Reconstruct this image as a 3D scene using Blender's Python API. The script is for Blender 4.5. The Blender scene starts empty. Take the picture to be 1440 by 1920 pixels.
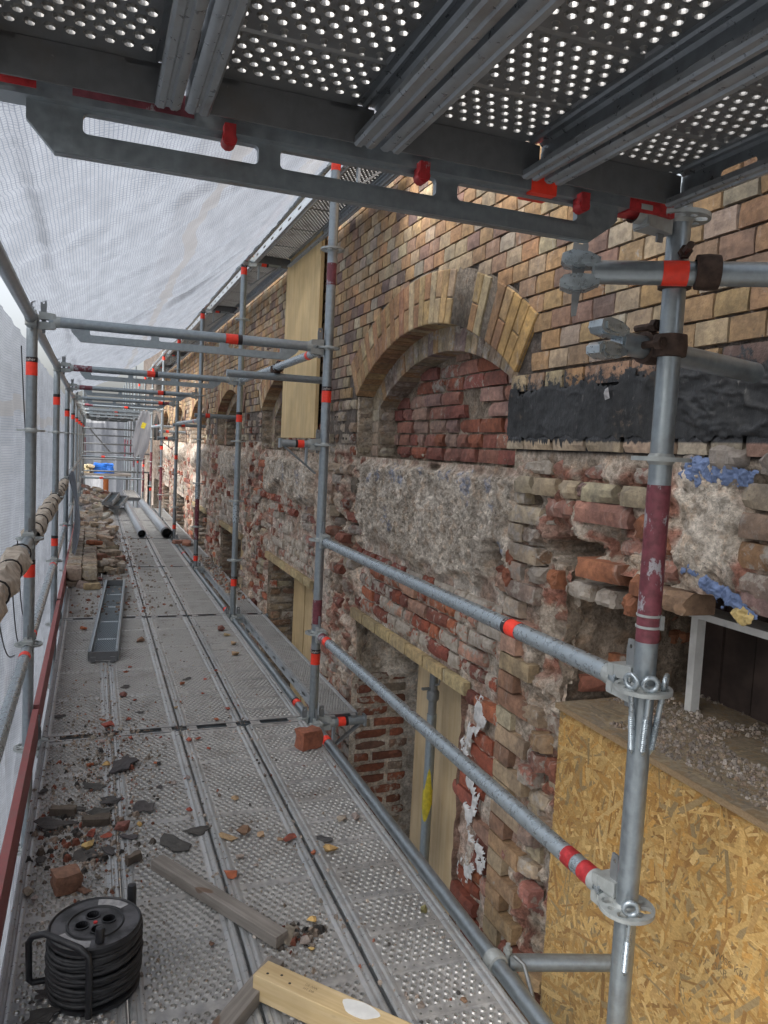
import bpy, math, random
import numpy as np
from mathutils import Vector, Matrix, geometry
random.seed(7); rng = np.random.RandomState(11)
SC = bpy.context.scene
C = SC.collection

# ---------------------------------------------------------------- camera, world, sun, exposure
cam_d = bpy.data.cameras.new('camera'); cam = bpy.data.objects.new('camera', cam_d); C.objects.link(cam); SC.camera = cam
_R = Vector((0.93505242, -0.35115947, 0.04862109)); _U = Vector((-0.01692281, 0.09278024, 0.99554279)); _W = Vector((0.35410535, 0.9317075, -0.08081178))
M = Matrix.Identity(4)
for i in range(3):
    M[i][0] = _R[i]; M[i][1] = _U[i]; M[i][2] = -_W[i]
CAMP = Vector((-0.4317, -3.9035, 1.4921))
M.translation = CAMP
cam.matrix_world = M
cam_d.sensor_fit = 'VERTICAL'; cam_d.sensor_height = 36.0; cam_d.sensor_width = 27.0
cam_d.lens = 36.0 * 1445.65 / 1920.0
cam_d.clip_start = 0.05; cam_d.clip_end = 2000

w = bpy.data.worlds.new('World'); SC.world = w; w.use_nodes = True
nt = w.node_tree
SUN_EL, SUN_AZ = math.radians(52), math.radians(250)
sky = nt.nodes.new('ShaderNodeTexSky'); sky.sky_type = 'NISHITA'; sky.sun_disc = False
sky.sun_elevation = SUN_EL; sky.sun_rotation = SUN_AZ; sky.dust_density = 6.0; sky.air_density = 1.0; sky.ozone_density = 1.0
hs = nt.nodes.new('ShaderNodeHueSaturation'); hs.inputs['Saturation'].default_value = 0.35
bg = nt.nodes['Background']; bg.inputs['Strength'].default_value = 0.15
nt.links.new(sky.outputs[0], hs.inputs['Color']); nt.links.new(hs.outputs[0], bg.inputs['Color'])
sd = bpy.data.lights.new('sun', 'SUN'); sd.energy = 1.3; sd.angle = math.radians(40); sd.color = (1, 0.97, 0.93)
so = bpy.data.objects.new('sun', sd); C.objects.link(so)
dirv = Vector((math.sin(SUN_AZ) * math.cos(SUN_EL), math.cos(SUN_AZ) * math.cos(SUN_EL), math.sin(SUN_EL)))
so.rotation_euler = dirv.to_track_quat('Z', 'Y').to_euler()
SC.view_settings.view_transform = 'Standard'; SC.view_settings.look = 'None'; SC.view_settings.gamma = 1.0
SC.view_settings.exposure = 1.3; SC.view_settings.use_curve_mapping = False
SC.cycles.max_bounces = 8; SC.cycles.transparent_max_bounces = 16; SC.cycles.diffuse_bounces = 3
SC.cycles.transmission_bounces = 4; SC.cycles.glossy_bounces = 3

# ---------------------------------------------------------------- noise helpers
def _h(i, j, s):
    n = (i * 374761393 + j * 668265263 + s * 974634777) & 0xffffffff
    n = ((n ^ (n >> 13)) * 1274126177) & 0xffffffff
    return ((n ^ (n >> 16)) & 0xffff) / 65535.0
def vn(x, y, s=0):
    x = np.asarray(x, float); y = np.asarray(y, float)
    i = np.floor(x).astype(np.int64); j = np.floor(y).astype(np.int64); a = x - i; b = y - j
    a = a * a * (3 - 2 * a); b = b * b * (3 - 2 * b)
    return (_h(i, j, s) * (1 - a) + _h(i + 1, j, s) * a) * (1 - b) + (_h(i, j + 1, s) * (1 - a) + _h(i + 1, j + 1, s) * a) * b
def fbm(x, y, s=0, o=4):
    t = 0; a = 0.5; f = 1.0
    for k in range(o):
        t = t + a * vn(x * f, y * f, s + k * 17); a *= 0.5; f *= 2.03
    return t / (1 - 0.5 ** o)
def sstep(a, b, x):
    t = np.clip((x - a) / (b - a), 0, 1); return t * t * (3 - 2 * t)
def proj(p):
    d = Vector(p) - CAMP; z = d.dot(_W)
    if z < 0.05: return None
    return 720 + 1445.65 * d.dot(_R) / z, 960 - 1445.65 * d.dot(_U) / z, z

# ---------------------------------------------------------------- materials
def new_mat(name):
    m = bpy.data.materials.new(name); m.use_nodes = True; nt = m.node_tree
    b = nt.nodes['Principled BSDF']
    return m, nt, b
def N(nt, t, **kw):
    n = nt.nodes.new(t)
    for k, v in kw.items():
        if k.startswith('i_'):
            n.inputs[k[2:].replace('_', ' ')].default_value = v
        else: setattr(n, k, v)
    return n
def L(nt, a, b): nt.links.new(a, b)
def mixc(nt, fac, a, b, mode='MIX'):
    n = nt.nodes.new('ShaderNodeMix'); n.data_type = 'RGBA'; n.blend_type = mode
    for sock, v in ((n.inputs[0], fac), (n.inputs[6], a), (n.inputs[7], b)):
        if isinstance(v, (int, float)): sock.default_value = v
        elif isinstance(v, tuple): sock.default_value = v if len(v) == 4 else v + (1,)
        else: nt.links.new(v, sock)
    return n.outputs[2]
def math_(nt, op, a, b=None, clamp=False):
    n = nt.nodes.new('ShaderNodeMath'); n.operation = op; n.use_clamp = clamp
    for s, v in ((n.inputs[0], a), (n.inputs[1], b)):
        if v is None: continue
        if isinstance(v, (int, float)): s.default_value = v
        else: nt.links.new(v, s)
    return n.outputs[0]
def ramp(nt, src, lo, hi, v0=0.0, v1=1.0):
    n = nt.nodes.new('ShaderNodeMapRange'); n.inputs[1].default_value = lo; n.inputs[2].default_value = hi
    n.inputs[3].default_value = v0; n.inputs[4].default_value = v1; n.interpolation_type = 'SMOOTHSTEP'
    nt.links.new(src, n.inputs[0]); return n.outputs[0]
def noise(nt, vec, scale, detail=3, rough=0.55, dim='3D'):
    n = nt.nodes.new('ShaderNodeTexNoise'); n.noise_dimensions = dim
    n.inputs['Scale'].default_value = scale; n.inputs['Detail'].default_value = detail; n.inputs['Roughness'].default_value = rough
    if vec is not None: nt.links.new(vec, n.inputs['Vector'])
    return n.outputs['Fac']
def bump(nt, b, h, strength=0.3, dist=0.003):
    n = nt.nodes.new('ShaderNodeBump'); n.inputs['Strength'].default_value = strength; n.inputs['Distance'].default_value = dist
    nt.links.new(h, n.inputs['Height']); nt.links.new(n.outputs[0], b.inputs['Normal'])
def gpos(nt): return nt.nodes.new('ShaderNodeNewGeometry').outputs['Position']
def mapping(nt, vec, scale, rot=(0, 0, 0)):
    n = nt.nodes.new('ShaderNodeMapping'); n.inputs['Scale'].default_value = scale; n.inputs['Rotation'].default_value = rot
    nt.links.new(vec, n.inputs['Vector']); return n.outputs[0]

def m_simple(name, col, rough=0.8, metal=0.0, var=0.25, scale=20, bmp=0.2, objc=False):
    m, nt, b = new_mat(name)
    p = gpos(nt)
    f = noise(nt, p, scale, 4)
    dark = tuple(c * (1 - var) for c in col); lite = tuple(min(1, c * (1 + var)) for c in col)
    c = mixc(nt, ramp(nt, f, 0.3, 0.7), dark, lite)
    if objc:
        oi = nt.nodes.new('ShaderNodeObjectInfo'); c = mixc(nt, 1.0, oi.outputs['Color'], ramp_c(nt, f, var))
        c = mixc(nt, 1.0, oi.outputs['Color'], ramp_c(nt, f, var), 'MULTIPLY')
    L(nt, c, b.inputs['Base Color']); b.inputs['Roughness'].default_value = rough; b.inputs['Metallic'].default_value = metal
    if bmp: bump(nt, b, noise(nt, p, scale * 6, 4), bmp, 0.002)
    return m
def ramp_c(nt, f, var):
    return mixc(nt, ramp(nt, f, 0.3, 0.7), (1 - var,) * 3, (1 + var * 0.6,) * 3)

def m_steel(name, base=(0.33, 0.355, 0.375), metal=0.5, rough=0.42, dust=0.0, grime=0.35):
    m, nt, b = new_mat(name)
    p = gpos(nt)
    f1 = noise(nt, p, 55, 4); f2 = noise(nt, p, 7, 5, 0.65)
    c = mixc(nt, ramp(nt, f1, 0.3, 0.7), tuple(x * 0.9 for x in base), tuple(min(1, x * 1.08) for x in base))
    fs_ = noise(nt, mapping(nt, p, (60, 60, 8)), 2.0, 3)
    c = mixc(nt, ramp(nt, fs_, 0.5, 0.8, 0, 0.16), c, tuple(min(1, x * 1.5) for x in base))
    c = mixc(nt, math_(nt, 'MULTIPLY', ramp(nt, f2, 0.5, 0.72), grime), c, (0.16, 0.145, 0.13))
    sp_ = noise(nt, p, 130, 2)
    c = mixc(nt, ramp(nt, sp_, 0.70, 0.76, 0, 0.3), c, (0.42, 0.40, 0.37))
    sc_ = noise(nt, mapping(nt, p, (25, 25, 160), (0.3, 0.2, 0)), 1.4, 2)
    c = mixc(nt, ramp(nt, sc_, 0.70, 0.80, 0, 0.3), c, tuple(x * 0.35 for x in base))
    r = ramp(nt, f1, 0.3, 0.7, rough - 0.08, rough + 0.12)
    mt = metal
    if dust > 0:
        nz = nt.nodes.new('ShaderNodeSeparateXYZ'); L(nt, nt.nodes.new('ShaderNodeNewGeometry').outputs['Normal'], nz.inputs[0])
        f3 = noise(nt, p, 2.2, 6, 0.7); f4 = noise(nt, p, 30, 4, 0.6)
        d = math_(nt, 'MULTIPLY', ramp(nt, nz.outputs[2], 0.35, 0.8), math_(nt, 'ADD', ramp(nt, f3, 0.3, 0.62, 0.25, 0.6), ramp(nt, f4, 0.35, 0.7, 0.0, 0.5)), True)
        d = math_(nt, 'MULTIPLY', d, dust, True)
        dc = mixc(nt, ramp(nt, noise(nt, p, 5, 4), 0.35, 0.65), (0.36, 0.345, 0.325), (0.47, 0.46, 0.45))
        dc = mixc(nt, ramp(nt, noise(nt, p, 3.1, 5, 0.7), 0.6, 0.75, 0, 0.35), dc, (0.3, 0.16, 0.12))
        c = mixc(nt, d, c, dc)
        mt = math_(nt, 'MULTIPLY', math_(nt, 'SUBTRACT', 1.0, d), metal)
        L(nt, mt, b.inputs['Metallic'])
    else: b.inputs['Metallic'].default_value = metal
    L(nt, c, b.inputs['Base Color']); L(nt, r, b.inputs['Roughness'])
    bump(nt, b, f1, 0.05, 0.001)
    return m

def m_brick(name, src, facing):
    """own colour from the object colour or the colour attribute; alpha = how much mortar is smeared on it"""
    m, nt, b = new_mat(name); p = gpos(nt)
    if src == 'obj':
        oi = nt.nodes.new('ShaderNodeObjectInfo'); col = oi.outputs['Color']; al = oi.outputs['Alpha']
    else:
        at = nt.nodes.new('ShaderNodeAttribute'); at.attribute_name = 'col'; col = at.outputs['Color']; al = at.outputs['Alpha']
    f1 = noise(nt, p, 38, 5, 0.65); f2 = noise(nt, p, 9, 4, 0.6); f3 = noise(nt, p, 150, 3)
    c = mixc(nt, 1.0, col, mixc(nt, ramp(nt, f1, 0.28, 0.72), (0.68, 0.66, 0.66), (1.22, 1.2, 1.16)), 'MULTIPLY')
    c = mixc(nt, 1.0, c, mixc(nt, ramp(nt, f2, 0.3, 0.7), (0.8, 0.8, 0.82), (1.15, 1.12, 1.08)), 'MULTIPLY')
    # pits
    c = mixc(nt, ramp(nt, f3, 0.66, 0.74, 0, 0.6), c, (0.04, 0.03, 0.025))
    # mortar / lime smear
    f4 = noise(nt, p, 16, 6, 0.7)
    c = mixc(nt, 0.05, c, (0.30, 0.27, 0.24))
    thr = math_(nt, 'SUBTRACT', f4, math_(nt, 'SUBTRACT', 0.82, math_(nt, 'MULTIPLY', al, 0.62)))
    c = mixc(nt, ramp(nt, thr, -0.03, 0.06), c, mixc(nt, ramp(nt, f1, 0.3, 0.7), (0.30, 0.262, 0.22), (0.47, 0.43, 0.385)))
    if facing:
        sp = nt.nodes.new('ShaderNodeSeparateXYZ'); L(nt, p, sp.inputs[0])
        # efflorescence streaks
        f5 = noise(nt, mapping(nt, p, (1, 3.2, 1.0)), 5.5, 6, 0.72)
        c = mixc(nt, ramp(nt, f5, 0.6, 0.74, 0, 0.6), c, (0.5, 0.47, 0.44))
        f8 = noise(nt, mapping(nt, p, (1, 1.0, .7)), 1.3, 6, 0.68); c = mixc(nt, 1.0, c, mixc(nt, ramp(nt, f8, 0.36, 0.62), (0.66, 0.65, 0.66), (1.15, 1.13, 1.09)), 'MULTIPLY')
        f9 = noise(nt, mapping(nt, p, (1, 9, 0.8)), 2.4, 5, 0.7); c = mixc(nt, ramp(nt, f9, 0.60, 0.78, 0, 0.4), c, (0.50, 0.47, 0.43))
        # bitumen coat left from a removed flashing: its own irregular edge
        f6 = noise(nt, p, 30, 6, 0.75); f7 = noise(nt, mapping(nt, p, (1, 60, 2.0)), 1.0, 2)
        z = math_(nt, 'ADD', sp.outputs[2], math_(nt, 'MULTIPLY', math_(nt, 'SUBTRACT', f6, 0.5), 0.42))
        zl = math_(nt, 'ADD', sp.outputs[2], math_(nt, 'MULTIPLY', math_(nt, 'SUBTRACT', f7, 0.42), math_(nt, 'MULTIPLY', ramp(nt, f8, .4, .6), .10)))
        t = math_(nt, 'MULTIPLY', ramp(nt, z, 1.785, 1.745), ramp(nt, zl, 1.548, 1.556))
        t = math_(nt, 'MULTIPLY', t, ramp(nt, sp.outputs[1], -1.150, -1.158))
        c = mixc(nt, t, c, mixc(nt, ramp(nt, f1, 0.35, 0.7), (0.012, 0.013, 0.015), (0.035, 0.036, 0.038)))
        L(nt, math_(nt, 'SUBTRACT', 0.88, math_(nt, 'MULTIPLY', t, 0.52)), b.inputs['Roughness'])
    else: b.inputs['Roughness'].default_value = 0.9
    L(nt, c, b.inputs['Base Color'])
    bump(nt, b, math_(nt, 'ADD', f1, math_(nt, 'MULTIPLY', f3, 0.6)), 0.55, 0.006)
    return m

def m_attr(name, rough=0.95, bmp=0.7, sc=45, dist=0.012):
    m, nt, b = new_mat(name); p = gpos(nt)
    at = nt.nodes.new('ShaderNodeAttribute'); at.attribute_name = 'col'
    f1 = noise(nt, p, sc, 6, 0.7); f2 = noise(nt, p, 6, 4); f3 = noise(nt, p, sc * 3, 4)
    c = mixc(nt, 1.0, at.outputs['Color'], mixc(nt, ramp(nt, f1, 0.32, 0.68), (0.62, 0.6, 0.57), (1.28, 1.26, 1.24)), 'MULTIPLY')
    f5 = noise(nt, p, 11, 5, 0.65); f6 = noise(nt, p, 17, 4, 0.6)
    c = mixc(nt, 1.0, c, mixc(nt, ramp(nt, f5, 0.35, 0.62), (0.66, 0.64, 0.62), (1.18, 1.18, 1.18)), 'MULTIPLY')
    c = mixc(nt, 1.0, c, mixc(nt, ramp(nt, f6, 0.5, 0.66), (1, 1, 1), (1.04, .94, .86)), 'MULTIPLY')
    c = mixc(nt, ramp(nt, f3, 0.60, 0.70, 0, 0.55), c, (0.06, 0.05, 0.042))
    c = mixc(nt, 1.0, c, mixc(nt, ramp(nt, f2, 0.3, 0.7), (0.82, 0.8, 0.78), (1.12, 1.12, 1.14)), 'MULTIPLY')
    L(nt, c, b.inputs['Base Color']); b.inputs['Roughness'].default_value = rough
    bump(nt, b, math_(nt, 'ADD', f1, math_(nt, 'MULTIPLY', f3, 0.4)), bmp, dist)
    return m

def m_wood(name, c0, c1, axis='Z', sc=1.0, rough=0.65):
    m, nt, b = new_mat(name)
    tc = nt.nodes.new('ShaderNodeTexCoord').outputs['Object']
    s = {'Z': (14, 14, 0.9), 'X': (0.9, 14, 14), 'Y': (14, 0.9, 14)}[axis]
    v = mapping(nt, tc, tuple(k * sc for k in s))
    f = noise(nt, v, 3.0, 5, 0.6)
    wv = nt.nodes.new('ShaderNodeTexWave'); wv.inputs['Scale'].default_value = 1.6; wv.inputs['Distortion'].default_value = 7; wv.inputs['Detail'].default_value = 3
    wv.bands_direction = 'X' if axis != 'X' else 'Y'
    L(nt, v, wv.inputs['Vector'])
    c = mixc(nt, ramp(nt, f, 0.3, 0.7), c0, c1)
    c = mixc(nt, math_(nt, 'MULTIPLY', wv.outputs['Fac'], 0.16), c, tuple(x * 0.72 for x in c0))
    c = mixc(nt, 1.0, c, mixc(nt, ramp(nt, noise(nt, tc, 3.5, 4), 0.35, 0.65), (.86, .85, .84), (1.06, 1.06, 1.06)), 'MULTIPLY')
    k = noise(nt, mapping(nt, tc, (6, 6, 2.5) if axis == 'Z' else (2.5, 6, 6)), 2.2, 1)
    c = mixc(nt, ramp(nt, k, 0.77, 0.8, 0, 0.7), c, (0.12, 0.06, 0.03))
    L(nt, c, b.inputs['Base Color']); b.inputs['Roughness'].default_value = rough
    bump(nt, b, f, 0.15, 0.002)
    return m

def m_net(name, pitch, trans, col=(0.275, 0.30, 0.335), line=(0.10, 0.115, 0.15), lw=0.2, hem=None):
    m, nt, b = new_mat(name)
    nt.nodes.remove(b); out = nt.nodes['Material Output']
    uv = nt.nodes.new('ShaderNodeTexCoord').outputs['UV']
    sp = nt.nodes.new('ShaderNodeSeparateXYZ'); L(nt, uv, sp.inputs[0])
    g = None
    for k, pt in ((0, pitch), (1, pitch)):
        fr = math_(nt, 'FRACT', math_(nt, 'DIVIDE', sp.outputs[k], pt))
        on = math_(nt, 'LESS_THAN', fr, lw)
        g = on if g is None else math_(nt, 'MAXIMUM', g, on)
    f = noise(nt, mapping(nt, uv, (3.0, 0.8, 1)), 4, 5, 0.65)
    cc = mixc(nt, ramp(nt, f, 0.3, 0.75), tuple(x * 0.78 for x in col), col)
    cc = mixc(nt, math_(nt, 'MULTIPLY', g, 0.68), cc, line)
    hm = None
    if hem:
        wob = noise(nt, mapping(nt, uv, (0.7, 0.7, 1)), 1.2, 2)
        dd = math_(nt, 'ABSOLUTE', math_(nt, 'SUBTRACT', math_(nt, 'ADD', sp.outputs[hem[0]], math_(nt, 'MULTIPLY', math_(nt, 'SUBTRACT', wob, 0.5), 0.35)), hem[1]))
        hm = math_(nt, 'LESS_THAN', dd, hem[2]); cc = mixc(nt, math_(nt, 'MULTIPLY', hm, 0.45), cc, (0.20, 0.19, 0.18))
    d = nt.nodes.new('ShaderNodeBsdfDiffuse'); t = nt.nodes.new('ShaderNodeBsdfTranslucent'); tr = nt.nodes.new('ShaderNodeBsdfTransparent')
    L(nt, cc, d.inputs[0]); L(nt, cc, t.inputs[0])
    m1 = nt.nodes.new('ShaderNodeMixShader'); m1.inputs[0].default_value = 0.62; L(nt, d.outputs[0], m1.inputs[1]); L(nt, t.outputs[0], m1.inputs[2])
    m2 = nt.nodes.new('ShaderNodeMixShader')
    L(nt, math_(nt, 'MULTIPLY', math_(nt, 'SUBTRACT', 1.0, g), trans), m2.inputs[0])
    L(nt, m1.outputs[0], m2.inputs[1]); L(nt, tr.outputs[0], m2.inputs[2])
    L(nt, m2.outputs[0], out.inputs[0])
    return m

MT = {}
MT['steel'] = m_steel('galvanised_steel', (0.30, 0.345, 0.375), 0.7, 0.36)
MT['steel_pale'] = m_steel('galvanised_steel_pale', (0.40, 0.46, 0.50), 0.7, 0.30, grime=0.18)
MT['rim'] = m_steel('polished_rim', (0.40, 0.40, 0.39), 0.5, 0.4, grime=0.6)
MT['steel_dark'] = m_steel('galvanised_steel_weathered', (0.22, 0.235, 0.245), 0.45, 0.5, grime=0.6)
MT['deck'] = m_steel('deck_steel', (0.17, 0.18, 0.19), 0.4, 0.42, dust=0.80, grime=0.6)
MT['side'] = m_steel('deck_side_steel', (0.33, 0.36, 0.385), 0.65, 0.34, dust=0.65, grime=0.5)
MT['cast'] = m_steel('cast_steel', (0.38, 0.41, 0.41), 0.35, 0.5, grime=0.3)
MT['rust'] = m_simple('rusty_steel', (0.07, 0.045, 0.035), 0.75, 0.3, 0.4, 40)
def m_worn(name, col, thr=0.6):
    m, nt, b = new_mat(name); p = gpos(nt); f = noise(nt, mapping(nt, p, (1, 1, .55)), 26, 6, .7); g = noise(nt, p, 60, 4)
    c = mixc(nt, ramp(nt, g, .3, .7), tuple(x * .75 for x in col), tuple(x * 1.25 for x in col))
    c = mixc(nt, ramp(nt, f, thr, thr + .05), c, (0.34, 0.33, 0.36)); L(nt, c, b.inputs['Base Color']); b.inputs['Roughness'].default_value = .5; b.inputs['Metallic'].default_value = .15
    return m
MT['maroon'] = m_worn('maroon_paint', (0.17, 0.045, 0.06), .56)
MT['redboard'] = m_steel('toe_board_paint', (0.30, 0.10, 0.10), 0.0, 0.6, grime=0.35)
MT['redpaint'] = m_worn('red_paint_patch', (0.40, 0.03, 0.035), .62)
MT['tape'] = m_simple('orange_red_tape', (0.85, 0.05, 0.025), 0.45, 0, 0.08, 60, 0.05)
MT['tapeblack'] = m_simple('black_tape', (0.02, 0.015, 0.018), 0.45, 0, 0.2, 60, 0.05)
MT['letter'] = m_simple('pale_lettering', (0.55, 0.5, 0.48), 0.5, 0, 0.05, 60, 0)
MT['ink'] = m_simple('black_ink', (0.03, 0.025, 0.02), 0.7, 0, 0.2, 60, 0)  # black colour standing in for the shade inside small holes
MT['inkfaded'] = m_simple('faded_ink', (0.2, 0.15, 0.08), 0.7, 0, 0.3, 60, 0)
MT['brick_o'] = m_brick('brick_piece', 'obj', True)
MT['brick_a'] = m_brick('brick_rest', 'attr', True)
MT['rough'] = m_attr('rough_masonry', 0.95, 0.9, 55, 0.016)
MT['rubble'] = m_attr('rubble_dust', 0.95, 0.5, 80, 0.004)
MT['ply'] = m_wood('plywood', (0.58, 0.44, 0.26), (0.68, 0.55, 0.36), 'Z', 0.8)
MT['panel'] = m_wood('shuttering_panel', (0.58, 0.42, 0.2), (0.68, 0.52, 0.28), 'Z', 0.8)
MT['plank'] = m_wood('timber_plank', (0.50, 0.36, 0.18), (0.62, 0.47, 0.26), 'Z', 1.2)
MT['beam'] = m_wood('fresh_timber', (0.50, 0.37, 0.19), (0.62, 0.49, 0.29), 'X', 1.2)
MT['greywood'] = m_wood('grey_timber', (0.17, 0.155, 0.14), (0.27, 0.25, 0.23), 'X', 1.5, 0.85)
MT['net'] = m_net('scaffold_net', 0.0125, 0.10, hem=(0, .88, .04))
MT['netwall'] = m_net('scaffold_net_wall', 0.0135, 0.16, hem=(0, 1.62, .04))
MT['netband'] = m_net('net_hem', 10.0, 0.55, (0.5, 0.48, 0.45))
MT['sheet'] = m_net('plain_sheet', 10.0, 0.25, (0.92, 0.93, 0.94))
MT['bag'] = m_net('clear_plastic', 10.0, 0.45, (0.95, 0.95, 0.95))
MT['sack'] = m_simple('dirty_netting', (0.42, 0.37, 0.31), 0.9, 0, 0.25, 30, 0.4)
MT['tie'] = m_simple('black_rubber', (0.012, 0.012, 0.014), 0.5, 0, 0.3, 40, 0.1)
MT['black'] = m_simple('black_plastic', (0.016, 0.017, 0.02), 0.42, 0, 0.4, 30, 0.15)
MT['blacksheen'] = m_simple('dusty_black_plastic', (0.05, 0.05, 0.055), 0.5, 0, 0.8, 25, 0.15)
MT['labelgrey'] = m_simple('worn_label', (0.33, 0.33, 0.34), 0.55, 0, 0.25, 60, 0.1)
MT['cable'] = m_simple('rubber_cable', (0.022, 0.023, 0.026), 0.6, 0, 0.4, 50, 0.2)
MT['red_dot'] = m_simple('red_plastic', (0.5, 0.03, 0.03), 0.4, 0, 0.1, 20, 0)
MT['white'] = m_simple('white_paint', (0.68, 0.69, 0.68), 0.6, 0, 0.08, 25, 0.15)
MT['blue'] = m_simple('blue_foam', (0.13, 0.185, 0.33), 0.7, 0, 0.25, 30, 0.4)
MT['yellowpaint'] = m_simple('yellow_paint', (0.55, 0.45, 0.03), 0.5, 0, 0.2, 40, 0.1)
MT['limewash'] = m_simple('white_plaster', (0.58, 0.58, 0.58), 0.8, 0, 0.15, 40, 0.5)
MT['orange_pipe'] = m_simple('orange_pipe', (0.62, 0.2, 0.06), 0.5, 0, 0.1, 10, 0)
MT['bluetarp'] = m_simple('blue_tarp', (0.02, 0.14, 0.55), 0.45, 0, 0.25, 8, 0.3)
MT['bluesheet'] = m_simple('blue_white_sheet', (0.35, 0.5, 0.68), 0.7, 0, 0.9, 1.2, 0.1)
MT['ground'] = m_simple('site_ground', (0.085, 0.08, 0.075), 0.95, 0, 0.25, 0.8, 0.3)
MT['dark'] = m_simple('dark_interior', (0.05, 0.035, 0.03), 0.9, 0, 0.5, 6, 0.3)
MT['brown'] = m_simple('brown_render', (0.20, 0.16, 0.125), 0.95, 0, 0.25, 8, 0.5)
MT['chunk'] = m_brick('debris_piece', 'obj', False)
MT['duct'] = m_steel('duct_steel', (0.38, 0.42, 0.46), 0.6, 0.35, grime=0.3)
MT['yellowfoam'] = m_simple('yellow_foam', (0.50, 0.38, 0.16), 0.7, 0, 0.2, 40, 0.4)
def m_bit():
    m, nt, b = new_mat('bitumen'); p = gpos(nt); f = noise(nt, p, 18, 6, .7); g = noise(nt, mapping(nt, p, (1, 14, 5)), 6, 5, .7); h = noise(nt, p, 5, 4, .6)
    c = mixc(nt, ramp(nt, f, .35, .7), (.010, .011, .012), (.030, .031, .032)); c = mixc(nt, ramp(nt, g, .60, .72, 0, .7), c, (.13, .125, .12)); c = mixc(nt, math_(nt, 'MULTIPLY', ramp(nt, h, .56, .66), ramp(nt, f, .5, .6)), c, (.16, .115, .08))
    L(nt, c, b.inputs['Base Color']); L(nt, ramp(nt, h, .35, .6, .28, .75), b.inputs['Roughness']); bump(nt, b, math_(nt, 'ADD', f, g), .5, .004); return m
MT['bitumen'] = m_bit()
MT['moss'] = m_simple('dry_moss', (0.2, 0.19, 0.08), 0.95, 0, 0.3, 60, 0.5)

# OSB: the strands are real flakes; this is their own colour
def m_osb():
    m, nt, b = new_mat('osb_strand'); p = gpos(nt)
    at = nt.nodes.new('ShaderNodeAttribute'); at.attribute_name = 'col'
    f = noise(nt, mapping(nt, p, (40, 40, 90), (0.5, 0, 0)), 3, 4)
    c = mixc(nt, 1.0, at.outputs['Color'], mixc(nt, ramp(nt, f, 0.3, 0.7), (0.88, 0.80, 0.66), (1.12, 1.07, 0.95)), 'MULTIPLY')
    L(nt, c, b.inputs['Base Color']); b.inputs['Roughness'].default_value = 0.6
    bump(nt, b, f, 0.2, 0.001)
    return m
MT['osb'] = m_osb()

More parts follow.
